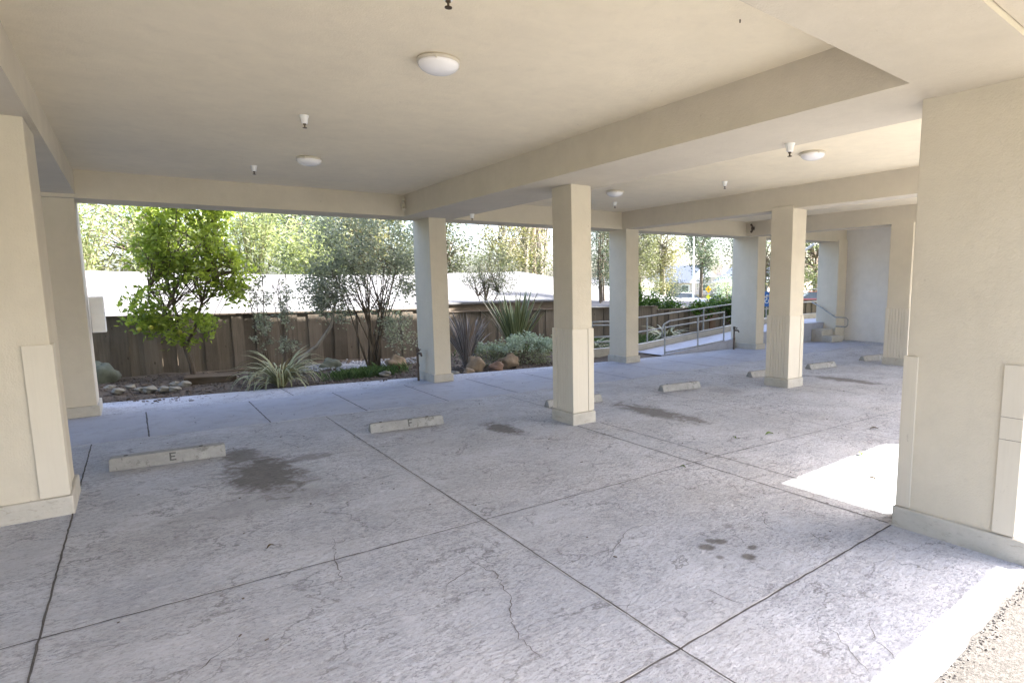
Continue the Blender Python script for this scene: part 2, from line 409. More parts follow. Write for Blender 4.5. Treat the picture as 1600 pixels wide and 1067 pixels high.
# stamped slab with a slightly ragged front edge
front = [(x, .80+.067*x + random.uniform(-.012, .012)) for x in np.arange(-7, 16.4, .12)]
b = MB(); poly = front + [(16.4, 9.6), (9.3, 9.62), (8.1, 9.66), (6.49, 9.82), (3.89, 10.17), (1.78, 10.51), (-.45, 10.76), (-7, 11.3)]
b.prism(poly, -.12, 0)
slab = tag(b.build('parking_floor', 'stamped'), kind='structure')
b = MB()
wk = lambda x: 7.925-.055*x if x < 6 else 7.6+.03*(x-6)
wo = lambda x: 9.60-.03*x
xs = np.arange(-6.8, 15.7, .5)
b.prism([(x, wk(x)) for x in xs] + [(x, wo(x)) for x in xs[::-1]], -.03, .004)
tag(b.build('walkway', 'smooth'), kind='structure')
# crumbs of mortar along the driveway edge
b = MB()
for i in range(900):
    x = random.uniform(1.5, 7.5); y = .80+.067*x - abs(random.gauss(0, .035)) - .01; r = random.uniform(.0015, .005)
    b.obox((x, y, -.022+r*.4), (r, r*random.uniform(.4, 1), r*.6), random.uniform(0, 3), random.uniform(0, 1))
tag(b.build('driveway_edge_gravel', 'crack'), kind='stuff')

def ribbon(b, pts, w0, w1, z, jit=.004, step=.06, taper=False):
    P = []
    for (x0, y0), (x1, y1) in zip(pts, pts[1:]):
        n = max(1, int(math.hypot(x1-x0, y1-y0)/step))
        P += [(lerp(x0, x1, i/n)+random.uniform(-jit, jit), lerp(y0, y1, i/n)+random.uniform(-jit, jit)) for i in range(n)]
    P.append(pts[-1]); vs = []; k = len(P)
    for i, p in enumerate(P):
        q0 = P[max(0, i-1)]; q1 = P[min(k-1, i+1)]; dx, dy = q1[0]-q0[0], q1[1]-q0[1]; l = math.hypot(dx, dy) or 1
        wd = random.uniform(w0, w1)/2*(1 if not taper else max(.15, math.sin(math.pi*(i+.5)/k))); nx_, ny_ = -dy/l*wd, dx/l*wd
        vs += [(p[0]+nx_, p[1]+ny_, z), (p[0]-nx_, p[1]-ny_, z)]
    b.add(vs, [(2*i, 2*i+1, 2*i+3, 2*i+2) for i in range(k-1)])
JA = [[(1.655, 1.0), (1.80, 1.0+.9), (1.80, 1.9)][0:0]]
joints = [([(1.81, 1.72), (1.815, 3.6), (1.81, 7.80)], .006, .010), ([(1.83, .95), (1.81, 1.72)], .006, .010),
          ([(-.47, .8), (-.47, 3.6), (-.455, 7.93)], .008, .012), ([(-3, 3.585), (.6, 3.59), (1.81, 3.59), (3.3, 3.60), (4.25, 3.63), (6.1, 3.56)], .006, .011),
          ([(-3, 1.50), (1.81, 1.73), (3.9, 1.835)], .009, .013), ([(3.92, 1.86), (3.95, 5.42)], .008, .012), ([(4.26, 1.9), (4.26, 5.4)], .007, .011),
          ([(6.15, 1.3), (6.13, 4.4), (6.15, 6.9)], .006, .010), ([(4.26, 5.9), (4.25, 7.6)], .005, .009), ([(8.35, 2), (8.3, 5.3)], .006, .010), ([(8.2, 5.9), (8.2, 7.6)], .006, .010),
          ([(10.2, 2), (10.2, 7.6)], .006, .010), ([(6.1, 3.56), (11.6, 3.5)], .004, .008)]
b = MB()
for p, w0, w1 in joints: ribbon(b, p, w0, w1, .0035, .0025)
for x in (.03, 1.205, 2.32, 3.42, 4.5, 5.6, 6.7, 7.8, 8.9, 10.0, 11.1, 12.2, 13.4, 14.6):
    ribbon(b, [(x, wk(x)), (x, wo(x)-.03)], .010, .016, .0075, .002)
ribbon(b, [(1.81, 9.62), (1.78, 10.48)], .009, .014, .0035, .002)
tag(b.build('floor_joints', 'dark'), kind='structure')
b = MB()
for p, w0, w1 in joints[:2]+joints[3:5]:
    off = [(x-.010 if i < 0 else x, y) for i, (x, y) in enumerate(p)]
    horizontal = abs(p[0][0]-p[-1][0]) > abs(p[0][1]-p[-1][1])
    ribbon(b, [(x+(0 if horizontal else -.008), y+(.006 if horizontal else 0)) for x, y in p], .002 if not horizontal else .004, .007 if not horizontal else .011, .0025, .002)
tag(b.build('floor_joint_edges', 'lightedge'), kind='structure')
cracks = [[(1.37, 3.57), (1.35, 3.41), (1.45, 3.22), (1.5, 2.83), (1.43, 2.57), (1.34, 2.39), (1.29, 2.24), (1.29, 1.98), (1.32, 1.82)],
 [(2.78, 2.7), (2.6, 2.85), (2.47, 2.85), (2.24, 2.7), (2.06, 2.7), (1.94, 2.7)], [(.93, 4.04), (.86, 3.71), (.8, 3.35), (.83, 3.12)],
 [(2.49, 1.45), (2.42, 1.32), (2.34, 1.2), (2.3, 1.13)], [(2.7, 1.39), (2.68, 1.34), (2.55, 1.24), (2.51, 1.14), (2.42, 1.05)],
 [(3.46, 3.72), (3.35, 3.45), (3.39, 3.07), (3.47, 2.85), (3.38, 2.63)], [(3.44, 2.51), (3.29, 2.39), (3.22, 2.26)], [(3.39, 2.12), (3.3, 1.95)],
 [(2.3, 2.03), (2.31, 1.9), (2.33, 1.78)], [(1.13, 6.8), (1.23, 6.4), (1.45, 6.55)],
 [(.05, 2.83), (.15, 2.92), (.24, 2.97), (.26, 3.05)], [(1.16, 2.82), (1.26, 2.91), (1.44, 3.01)], [(1.34, 4.85), (1.58, 4.96), (1.82, 5.0)],
 [(2.1, 5.2), (2.5, 5.3), (3.0, 5.15)], [(.5, 4.4), (.9, 4.6), (1.2, 4.5)], [(.1, 6.95), (.2, 7.3), (.9, 7.45)]]
for _ in range(34):
    x, y = random.uniform(-.3, 8), random.uniform(1.3, 7.4); a = random.uniform(0, 6.28); p = [(x, y)]
    for k in range(random.randint(2, 5)):
        a += random.uniform(-.9, .9); x += math.cos(a)*random.uniform(.06, .2); y += math.sin(a)*random.uniform(.06, .2); p.append((x, y))
    cracks.append(p)
b = MB()
for i, p in enumerate(cracks): ribbon(b, p, .002 if i < 14 else .001, .007 if i < 14 else .0035, .003, .012 if i < 14 else .009, .03, True)
tag(b.build('floor_cracks', 'crack'), kind='structure')

b = MB()
for i in range(240):
    x = random.uniform(-.5, 9); y = random.uniform(1.3, 9.4); r = random.uniform(.0015, .0055)
    if random.random() < .3: x = random.uniform(-.4, 6); y = 10.15-.11*x+random.uniform(0, .5) if x < 4.5 else 9.9
    b.obox((x, y, .0095), (r*random.uniform(1, 2.5), r, .0015), random.uniform(0, 3))
tag(b.build('floor_debris', 'rust'), kind='stuff')
# garden bed with lumps
b = MB(); X = np.linspace(-8, 20, 113); Y = np.linspace(9.5, 14.2, 24)
hz = lambda x, y: -.035 + .03*math.sin(x*2.1+y)*math.cos(y*3.3) + .012*math.sin(9*x)*math.sin(11*y) + (.05 if y > 11.5 else 0)*min(1, (y-11.5))
b.add([(x, y, hz(x, y)) for y in Y for x in X], [(j*113+i, j*113+i+1, (j+1)*113+i+1, (j+1)*113+i) for j in range(23) for i in range(112)])
tag(b.build('garden_bed', 'soil', smooth=True), kind='structure')
b = MB()
for i in range(4200):
    x = random.uniform(-1, 7.2); y = random.uniform(10.0, 13.2); r = random.uniform(.006, .022)
    b.obox((x, y, hz(x, y)+r*.4), (r, r*.6, r*.4), random.uniform(0, 3), random.uniform(0, 1), tint=random.random())
tag(b.build('bark_mulch', 'rust'), kind='stuff')
# pale gravel patch behind the bush
b = MB()
for i in range(1500):
    x = random.gauss(3.5, .5); y = random.gauss(12.4, .22); r = random.uniform(.01, .028)
    b.obox((x, y, hz(x, y)+r*.3+.02), (r, r*.7, r*.5), random.uniform(0, 3))
tag(b.build('pale_gravel', 'water'), kind='stuff')

# ================================================================== BUILDING
GB = [(-7, 9.95), (-.43, 9.62), (3.58, 9.46), (7.8, 9.33), (11.9, 9.22), (15.9, 9.10)]    # inner face of the garden beam
def gy_(x):
    for (x0, y0), (x1, y1) in zip(GB, GB[1:]):
        if x <= x1: return lerp(y0, y1, (x-x0)/(x1-x0))
    return GB[-1][1]
bld = thing('apartment_building', (3.9, 5.4, 0), 'beige stucco building raised on square columns over the open parking bays', 'building')
fi = lambda x: 1.52+.0509*x; fo = lambda x: .92+.0509*x
ov = lambda x: -.69+.0509*x
b = MB(); b.prism([(-7, fo(-7)), (34, fo(34)), (34, 9.60), (15.9, 9.67), (11.9, 9.80), (7.8, 9.92), (3.58, 10.06), (-.43, 10.2), (-7, 10.6)], 3.02, 7.2)  # storey runs on unseen past the end wall to shade the far fence
b.build('shading_upper_storey', 'ceiling', bld)
b = MB(); b.prism([(16.45, fo(16.45)), (34, fo(34)), (34, 9.59), (16.45, 9.65)], 7.19, 12.2); b.build('shading_upper_storey', 'stucco', bld)  # unseen taller block, added to shade the near strip of the neighbour roof
b = MB(); b.prism(GB + [(x, y+.58) for x, y in GB[::-1]], 2.69, 3.06); b.build('garden_beam', 'stucco', bld)
def cross(x0, x1, z):
    b = MB(); b.prism([(x0, fi(x0)-.1), (x1, fi(x1)-.1), (x1, gy_(x1)+.1), (x0, gy_(x0)+.1)], z, 3.06); return b.build('cross_beam', 'stucco', bld)
cross(-1.25, -.435, 2.733); cross(3.555, 4.37, 2.693); cross(7.95, 8.30, 2.693); cross(11.72, 12.1, 2.693)
b = MB(); b.prism([(-7, fo(-7)+.003), (16.4, fo(16.4)+.003), (16.4, fi(16.4)), (-7, fi(-7))], 2.687, 3.06); b.build('front_beam', 'stucco', bld)
b = MB(); b.prism([(-7, ov(-7)), (6.55, ov(6.55)), (6.55, fo(6.55)-.002), (-7, fo(-7)-.002)], 2.715, 7.1); b.build('front_overhang', 'stucco', bld)
b = MB(); b.box(15.86, 16.2, 1.9, 9.095, 0, 3.05); b.build('end_wall', 'endwall', bld)
# side walls of the lateral bays: closed end on the far left, out of view
b = MB(); b.box(-7.0, -6.8, 1.6, 9.9, 0, 3.05); b.build('side_wall', 'stucco', bld)

def column(x0, x1, y0, y1, kind, label=None, py0=None):
    ins = .028
    b = MB(); b.box(x0+ins, x1-ins, y0+ins, y1-ins, .10, 2.74); c = b.build('column', 'stucco', bld, bevel=.008)
    if label: c['label'] = label
    b = MB()
    b.box(x0, x1, py0 or y0, y1, -.02, .135); b.build('plinth', 'plinth', c, bevel=.012)
    X0, X1, Y0, Y1 = x0+ins, x1-ins, y0+ins, y1-ins; t = .014
    def L(cx, cy, sx, sy, w, h):    # corner guard: L section round the corner (cx, cy), leaves run along sx / sy
        ax_, ay_ = cx-sx*t, cy-sy*t
        poly = [(ax_, ay_), (cx+sx*w, ay_), (cx+sx*w, cy), (cx, cy), (cx, cy+sy*w), (ax_, cy+sy*w)]
        if sx*sy < 0: poly = poly[::-1]
        b = MB(); b.prism(poly, .142, h); b.build('corner_guard', 'trim', c, bevel=.003)
    if kind == 'full':
        h = 1.10
        for cx, cy, sx, sy in ((X0, Y0, 1, 1), (X1, Y0, -1, 1), (X0, Y1, 1, -1), (X1, Y1, -1, -1)): L(cx, cy, sx, sy, .065, h)
        p = MB(); p.box(X0+.068, X1-.068, Y0-.008, Y0+.01, .142, h-.004)
        k = 5; y = Y0+.068; wd = (Y1-Y0-.136)/k
        for i in range(k): p.box(X0-.010, X0+.01, y+i*wd+.0025, y+(i+1)*wd-.0025, .142, h-.004)
        p.build('cladding_panel', 'trim', c)
    elif kind == 'corner':
        L(X1, Y0, -1, 1, .15, 1.22)
    elif kind == 'big':
        L(X0, Y1, 1, -1, .075, 1.13); L(X0, Y0, 1, 1, .10, 1.13)
        # patched joint across the near guard
        for z_ in (.83, .70):
            p = MB(); p.box(X0-.0155, X0-.0138, Y0-.012, Y0+.098, z_, z_+.0022); p.build('board_joint', 'crack', c)
    return c
column(-1.25, -.43, 9.72, 10.4, 'plain')
column(3.90, 4.25, 9.37, 10.12, 'plain')
column(7.95, 8.34, 9.20, 9.80, 'plain')
column(11.96, 12.32, 9.06, 9.88, 'plain')
column(15.4, 15.88, 9.02, 9.69, 'plain')
column(-1.25, -.45, 5.53, 6.17, 'corner', 'wide column at the left edge with one pale corner board')
column(3.92, 4.25, 5.46, 5.90, 'full', 'free-standing column with pale boards round its lower part')
column(7.91, 8.31, 5.38, 5.82, 'full')
column(11.69, 12.05, 5.38, 5.86, 'full')
column(3.91, 4.34, 1.14, 1.84, 'big', 'large near column with corner boards and worn plinth', 1.045)
column(7.95, 8.38, 1.50, 2.10, 'plain')
column(11.95, 12.38, 1.70, 2.30, 'plain')
column(-1.25, -.45, 1.25, 1.95, 'plain')

# ================================================================== CEILING FITTINGS
def ceil_light():
    t = thing('ceiling_light', (1.68, 3.76, 3.02), 'white dome ceiling light with a scuffed rim, largest and nearest', 'ceiling light', 'dome lights on the parking ceiling')
    b = MB(); b.lathe((1.68, 3.76, 3.02), [(.126, .0), (.134, -.006), (.134, -.020), (.126, -.026)], 40); b.build('rim', 'lamprim', t, True)
    b = MB(); prof = [(.124, -.020)] + [(.128*math.cos(a), -.026-.062*math.sin(a)) for a in np.linspace(0, math.pi/2-.02, 12)]
    b.lathe((1.68, 3.76, 3.02), prof, 40); b.build('glass_dome', 'glassdome', t, True)
    for a in (2.1, 4.2, 0.0):
        b = MB(); b.obox((1.68+.133*math.cos(a), 3.76+.133*math.sin(a), 2.997), (.008, .005, .009), a); b.build('clip', 'lamprim', t)
    return t
l0 = ceil_light()
dup(l0, (1.705, 7.35, 3.02), 'white dome ceiling light near the garden beam, left of the free-standing column')
dup(l0, (6.12, 3.95, 3.02), 'white dome ceiling light in the second bay beside a sprinkler, seen edge-on')
dup(l0, (6.08, 7.30, 3.02), 'small dome ceiling light just right of the top of the free-standing column')
def sprinkler(loc, label):
    t = thing('fire_sprinkler', loc, label, 'fire sprinkler', 'sprinkler heads hanging from the ceiling')
    x, y, z = loc; k = .74
    b = MB(); b.lathe(loc, [(.052*k, .0), (.050*k, -.008*k), (.036*k, -.05*k), (.034*k, -.085*k), (.028*k, -.088*k)], 24); b.build('escutcheon', 'white', t, True)
    b = MB(); b.lathe(loc, [(.016*k, -.086*k), (.018*k, -.10*k), (.008*k, -.105*k), (.008*k, -.128*k), (.024*k, -.130*k), (.024*k, -.136*k)], 12)
    b.build('nozzle', 'brass', t); return t
s0 = sprinkler((1.28, 5.59, 3.02), 'white and brass sprinkler between the two left ceiling lights')
for loc, lab in [((1.28, 8.17, 3.02), 'leftmost sprinkler head, close to the beam above the garden opening'),
                 ((1.33, 2.84, 3.02), 'sprinkler cut off by the top edge of the photo'),
                 ((4.27, 2.96, 2.693), 'large sprinkler on the beam next to the edge-on dome light'),
                 ((6.88, 8.26, 3.02), 'sprinkler under the small dome light right of the free-standing column'),
                 ((6.81, 5.76, 3.02), 'lone sprinkler on the second bay ceiling above the third column row'),
                 ((4.30, 8.60, 2.693), 'sprinkler on the beam soffit just left of the free-standing column')]:
    dup(s0, loc, lab)
b = MB(); b.tube([(2.77, 2.26, 3.021), (2.77, 2.26, 3.012), (2.776, 2.265, 3.008)], .004, 6)
tag(b.build('ceiling_hook', 'brass', loc=(2.77, 2.26, 3.02)), 'tiny dark hook screwed into the ceiling near the right front beam', 'hook')

def flood(loc, d, label, mat):
    t = thing('security_light', loc, label, 'security light', 'security lights in the beam corners')
    x, y, z = loc
    b = MB(); b.obox((x, y, z), (.028, .028, .035)); b.build('mount', mat, t)
    b = MB(); b.tube([(x, y, z+.02), (x+d[0]*.06, y+d[1]*.06, z+.06), (x+d[0]*.10, y+d[1]*.10, z+.075)], [.012, .02, .028], 10)
    b.tube([(x, y, z-.02), (x+d[0]*.05, y+d[1]*.05, z-.06), (x+d[0]*.09, y+d[1]*.09, z-.085)], [.012, .02, .028], 10)
    b.build('lamp_head', mat, t); return t
flood((3.52, 9.40, 2.86), (-.3, -1), 'small tan twin-head security light in the corner above the left garden column', 'lamprim')
flood((11.68, 9.02, 2.86), (-1, -.3), 'small brown security light on the far beam near the ramp', 'rust')

# meter box on the left garden column
t = thing('utility_box', (-.29, 10.03, 1.27), 'white metal utility box on the left garden column above the stones', 'utility box')
b = MB(); b.box(-.44, -.29, 9.98, 10.14, 1.04, 1.50); b.build('case', 'white', t, bevel=.008)
b = MB(); b.box(-.432, -.298, 9.966, 9.978, 1.055, 1.485); b.build('cover', 'white', t, bevel=.003)

def faucet(x, y, label):
    t = thing('hose_tap', (x, y, 0), label, 'hose tap', 'pipe-mounted hose taps beside columns')
    b = MB(); b.tube([(x, y, -.03), (x, y, .52)], .020, 8); b.tube([(x, y, .50), (x, y, .56)], .030, 8); b.tube([(x, y, .24), (x, y, .29)], .028, 8); b.build('pipe', 'rust', t)
    b = MB(); b.tube([(x, y, .47), (x+.02, y-.10, .47), (x+.02, y-.13, .43)], [.022, .02, .016], 8)
    b.lathe((x+.01, y-.06, .50), [(.008, 0), (.008, .03), (.035, .032), (.035, .042)], 10); b.build('valve', 'rust', t)
faucet(3.80, 9.80, 'rusty standpipe tap at the foot of the left garden column')
faucet(11.62, 9.45, 'rusty tap on the column where the ramp rails end')
b = MB(); b.box(-.001, .001, -.001, .001, 0, .001)

# ================================================================== WHEEL STOPS
def stop(p0, p1, prof, letter, label, marks=0):
    p0 = Vector((*p0, 0)); p1 = Vector((*p1, 0)); d = (p1-p0); L = d.length; d.normalize(); n = Vector((-d.y, d.x, 0))
    c = (p0+p1)/2+n*prof[0][0]
    t = thing('wheel_stop', (c.x, c.y, 0), label, 'wheel stop', 'concrete wheel stops across the parking bays')
    def at(u, v, z): return p0 + d*u + n*v + Vector((0, 0, z))
    e = .035
    vs = []; k = len(prof)
    for (u, top) in ((0, 0), (e*.6, 1), (L-e*.6, 1), (L, 0)):
        for (v, z) in prof: vs.append(at(u if z > 0.03 else (0 if u < L/2 else L), v, z*(1 if top else .90)+.001))
    fs = [(i*k+j, i*k+j+1, (i+1)*k+j+1, (i+1)*k+j) for i in range(3) for j in range(k-1)]
    fs += [tuple(range(k))[::-1], tuple(range(3*k, 4*k))] + [((i)*k, (i+1)*k, (i+1)*k+k-1, i*k+k-1) for i in range(3)]
    b = MB(); b.add(vs, fs); b.build('block', 'stopconc', t, bevel=.006)
    b = MB()
    (v0, z0), (v1, z1) = prof[1], prof[2]
    (va, za), (vb, zb) = prof[0], prof[1]
    if letter:
        # strokes lie on the front face
        h = .075; wd = .05; s = .013; m = L*.5
        def stroke(u0, u1, h0, h1):
            f = lambda hh: lerp(va, vb, hh), 
            q = []
            for (u, hh) in ((u0, h0), (u1, h0), (u1, h1), (u0, h1)):
                tt = .25 + hh/ (zb/1.0) if zb > 0 else 0
                q.append(at(u, lerp(va, vb, tt)-.004, lerp(za, zb, tt)+.001))
            b.add(q, [(0, 1, 2, 3)])
        stroke(m, m+s, 0, h); stroke(m+s, m+wd, h-s, h); stroke(m+s, m+wd*.85, h/2-s/2, h/2+s/2)
        if letter == 'E': stroke(m+s, m+wd, 0, s)
        b.build('stencil_letter', 'blacklet', t)
    for u in ((.12, L*.78) if marks else ()):
        b = MB(); q = at(u, (v0+v1)/2, max(z0, z1)+.0035); b.lathe((q.x, q.y, q.z-.001), [(.017, -.006), (.017, .0015)], 10); b.build('bolt_hole', 'dark', t)
    return t
flat = [(0, 0), (.008, .115), (.12, .115), (.13, 0)]
trap = [(0, 0), (.045, .095), (.105, .098), (.15, 0)]
stop((-.28, 6.61), (.60, 6.55), flat, 'E', 'square-edged wheel stop lettered E at the oil stain', 1)
stop((1.98, 6.56), (2.80, 6.48), trap, 'F', 'wheel stop lettered F between the long floor joint and the free-standing column', 1)
stop((4.25, 6.45), (5.08, 6.37), trap, None, 'wheel stop half hidden behind the free-standing column', 0)
stop((6.22, 6.34), (6.95, 6.26), trap, None, 'wheel stop standing clear in the middle of the second bay', 1)
stop((8.36, 6.38), (9.1, 6.33), trap, None, 'wheel stop hidden but for its end left of the third column', 0)
stop((9.95, 6.28), (10.70, 6.22), trap, None, 'wheel stop right of the third column', 1)
stop((11.85, 6.28), (12.60, 6.2), trap, None, 'farthest wheel stop behind the column by the right edge', 0)

# fallen leaves
for i, (x, y, s_, mname, lab) in enumerate([(5.32, 2.81, .06, 'deadleaf', 'green leaf lying in the sunlit patch'), (4.70, 2.38, .045, 'brownleaf', 'dry leaf in the middle of the sunlit patch'),
     (5.30, 3.81, .06, 'deadleaf', 'curled green leaf on the shaded floor left of the sunlit patch'), (4.89, 3.94, .035, 'deadleaf', 'small yellowish leaf fragment beside the curled green leaf'),
     (6.38, 3.24, .05, 'brownleaf', 'brown leaf above the sunlit patch near the right column'), (.56, 4.01, .03, 'brownleaf', 'brown leaf alone on the left floor below the oil stain'),
     (3.74, 3.57, .03, 'deadleaf', 'tiny leaf fragment on the cross joint')]):
    b = MB(); a = i*1.3+.4; n = 9
    for sgn in (-1, 1):
        vs = []
        for k in range(n):
            u = k/(n-1); w_ = math.sin(math.pi*u)**.8*s_*.32; px_, py_ = (u-.5)*s_*2, w_*sgn
            for (q, r_) in ((px_, 0), (px_, py_)):
                vs.append((x+q*math.cos(a)-r_*math.sin(a), y+q*math.sin(a)+r_*math.cos(a), .006+abs(r_)*.7+.012*math.sin(3*u)))
        b.add(vs, [(2*k, 2*k+2, 2*k+3, 2*k+1) for k in range(n-1)])
    tag(b.build('fallen_leaf', mname, loc=(x, y, 0), smooth=True), lab, 'leaf', 'leaves blown onto the floor')

# ================================================================== RAMP, STAIR, RAILS
rz = lambda x: max(0, min(.50, (x-9.5)*.088))
b = MB(); xs = [9.45, 10, 11, 12, 13, 14, 15.18, 18.5]
vs = []
for x in xs: vs += [(x, 9.72, rz(x)+.006), (x, 10.64, rz(x)+.006)]
b.add(vs, [(2*i, 2*i+2, 2*i+3, 2*i+1) for i in range(len(xs)-1)])
vs = []
for x in xs: vs += [(x, 9.72, -.1), (x, 9.72, rz(x)+.006)]
b.add(vs, [(2*i, 2*i+2, 2*i+3, 2*i+1) for i in range(len(xs)-1)])
tag(b.build('ramp', 'smooth'), kind='structure')
b = MB(); b.box(14.2, 18.5, 9.42, 9.719, -.1, .503); tag(b.build('landing', 'smooth'), kind='structure')
b = MB()
vs = []
for x in [7.9]+xs: vs += [(x, 10.66, -.1), (x, 10.66, rz(x)+.15), (x, 10.80, rz(x)+.15), (x, 10.80, -.1)]
k = len(xs)+1
b.add(vs, [(4*i+j, 4*i+4+j, 4*i+5+j, 4*i+1+j) for i in range(k-1) for j in range(3)] + [(0, 1, 2, 3)])
b.v = b.v
tag(b.build('ramp_kerb', 'plinth'), 'low concrete kerb rising along the garden side of the ramp', 'kerb')
b = MB(); b.prism([(14.85, 8.80), (15.38, 8.80), (15.38, 9.10), (14.85, 9.10)], 0, .17); b.prism([(14.85, 9.10), (15.38, 9.10), (15.38, 9.418), (14.85, 9.418)], 0, .335)
tag(b.build('steps', 'plinth', loc=(15.1, 9.1, 0), bevel=.01), 'two concrete steps up to the landing against the far column', 'steps')

def rail(name, posts, tops, label, cat='handrail', r=.021, ends=True, base=None):
    t = thing(name, (posts[0][0], posts[0][1], posts[0][2]), label, cat, None)
    for (x, y, z0, z1) in posts:
        b = MB(); b.tube([(x, y, z0), (x, y, z1)], r, 8); b.build('post', 'metal', t)
        b = MB(); b.lathe((x, y, z0), [(.05, 0), (.05, .012)], 12); b.build('foot', 'metal', t)
    for pl in tops:
        b = MB(); b.tube(pl, r*.95, 8); b.build('rail', 'metal', t, True)
    return t
rail('ramp_handrail', [(9.58, 9.75, -.01, .66), (10.67, 9.75, .06, .83), (11.60, 9.75, .15, .91)],
     [[(9.50, 9.75, .40), (9.50, 9.75, .60), (9.56, 9.75, .70), (9.74, 9.75, .765), (11.62, 9.75, .905)], [(9.50, 9.75, .40), (9.58, 9.75, .385), (11.62, 9.75, .53)], [(9.58, 9.75, .05), (11.62, 9.75, .20)]],
     'short grey pipe handrail with three posts on the parking side of the ramp', 'handrail', .019)
rail('ramp_handrail', [(8.25, 10.73, .14, .76), (9.95, 10.73, .16, .80), (11.95, 10.73, .35, .96), (14.0, 10.73, .5, 1.12), (16.2, 10.73, .6, 1.40), (18.2, 10.73, .6, 1.45)],
     [[(8.0, 10.73, .76), (8.9, 10.73, .75), (13.0, 10.73, 1.03), (16, 10.73, 1.38), (18.3, 10.73, 1.42)], [(8.0, 10.73, .42), (8.9, 10.73, .40), (13.0, 10.73, .70), (16, 10.73, 1.0), (18.3, 10.73, 1.02)],
      [(8.0, 10.73, .76), (7.92, 10.73, .70), (7.92, 10.73, .48), (8.0, 10.73, .42)], [(8.0, 10.55, .70), (9.3, 10.55, .66)], [(8.0, 10.55, .33), (9.3, 10.55, .27)]],
     'long grey pipe handrail on the kerb along the garden side of the ramp', 'handrail', .019)
t = thing('stair_handrail', (15.34, 9.2, .3), 'thin grey handrail sloping down the far column beside the steps', 'handrail')
b = MB(); b.tube([(15.30, 9.72, 1.05), (15.30, 9.50, .95), (15.30, 9.0, .66), (15.30, 8.68, .655), (15.30, 8.63, .60), (15.30, 8.63, .46), (15.30, 8.68, .41), (15.30, 8.98, .41)], .017, 8); b.build('rail', 'metal', t, True)
for y_, z_ in ((9.1, .72), (9.45, .92)):
    b = MB(); b.tube([(15.30, y_, z_), (15.43, y_, z_-.02)], .010, 6); b.build('bracket', 'metal', t)

# ================================================================== FENCE
def fence(x0, x1, y0, y1, h0, h1, label, gap_at=None):
    t = thing('wooden_fence', ((x0+x1)/2, (y0+y1)/2, -.1), label, 'fence', 'wooden fence along the garden')
    L = math.hypot(x1-x0, y1-y0); b = MB(); an = math.atan2(y1-y0, x1-x0); d = 0; i = 0
    while d < L:
        bw = random.choice((.19, .22, .25, .28)); u = min(1, (d+bw/2)/L); x, y = lerp(x0, x1, u), lerp(y0, y1, u); h = lerp(h0, h1, u)-.024
        w_ = bw/2+.006
        if gap_at and x-bw/2 < gap_at < x+bw/2: w_ = bw/2-.012
        b.obox((x, y+(.013 if i % 2 else -.013), (h-.15)/2), (w_, .008, (h+.15)/2), an, 0, random.uniform(-.003, .003), tint=random.random())
        d += bw; i += 1
    b.build('boards', 'fence', t)
    b = MB()
    b.obox(((x0+x1)/2, (y0+y1)/2, (h0+h1)/2-.02), (L/2, .045, .012), an, 0, -math.atan2(h1-h0, L)); b.build('cap_rail', 'fencerail', t)
    b = MB(); b.obox(((x0+x1)/2, (y0+y1)/2+.042, .12), (L/2, .02, .045), an); b.build('lower_rail', 'fencerail', t)
    k = int(L/2.4)
    for i in range(k+1):
        u = i/k; x, y = lerp(x0, x1, u), lerp(y0, y1, u); b = MB(); b.obox((x, y+.07, (lerp(h0, h1, u)-.2)/2), (.045, .045, (lerp(h0, h1, u)+.2)/2), an, tint=.6); b.build('post', 'fence', t)
fence(-5.0, 5.95, 13.55, 13.4, 1.16, 1.09, 'weathered board fence behind the citrus tree and bush', .42)
fence(6.0, 12.75, 13.4, 13.4, 1.0, .95, 'weathered board fence behind the strap-leaved plants and silver shrub', None)
fence(12.8, 22, 13.4, 13.4, .83, .95, 'lower board fence beyond the ramp handrails', None)
b = MB(); b.box(-5, 3.2, 13.16, 13.24, -.1, .035); tag(b.build('edging_board', 'fencerail', loc=(-1, 13.2, 0)), 'pale timber edging along the foot of the left fence', 'edging')

# ================================================================== ROCKS
def rock(name, c, r, mat, label, group=None, cat='boulder', sub=3, seed=0):
    rr = np.random.default_rng(seed); bm_v = []; 
    n1, n2 = 12, 18; b = MB(); ph = rr.uniform(0, 6, 9)
    prof = []
    vs = []
    for i in range(n1+1):
        th = math.pi*i/n1
        for j in range(n2):
            p = 2*math.pi*j/n2; d = Vector((math.sin(th)*math.cos(p), math.sin(th)*math.sin(p), math.cos(th)))
            k = 1+.20*math.sin(2.3*d.x*2+ph[0])*math.cos(2*d.y*2+ph[1])+.13*math.sin(5*d.z+ph[2]+3*d.x)+.04*math.sin(17*d.x+ph[5]+5*d.z)*math.sin(15*d.y+ph[6])+.05*math.sin(9*d.y+ph[3])*math.sin(8*d.x+ph[4])
            if name == 'boulder': k *= 1-.12*max(0, abs(d.x+d.z*.4)-.7)
            vs.append((c[0]+d.x*r[0]*k, c[1]+d.y*r[1]*k, c[2]+d.z*r[2]*k))
    b.add(vs, [(i*n2+j, (i+1)*n2+j, (i+1)*n2+(j+1) % n2, i*n2+(j+1) % n2) for i in range(n1) for j in range(n2)])
    o = b.build(name, mat, loc=c, smooth=True); return tag(o, label, cat, group)
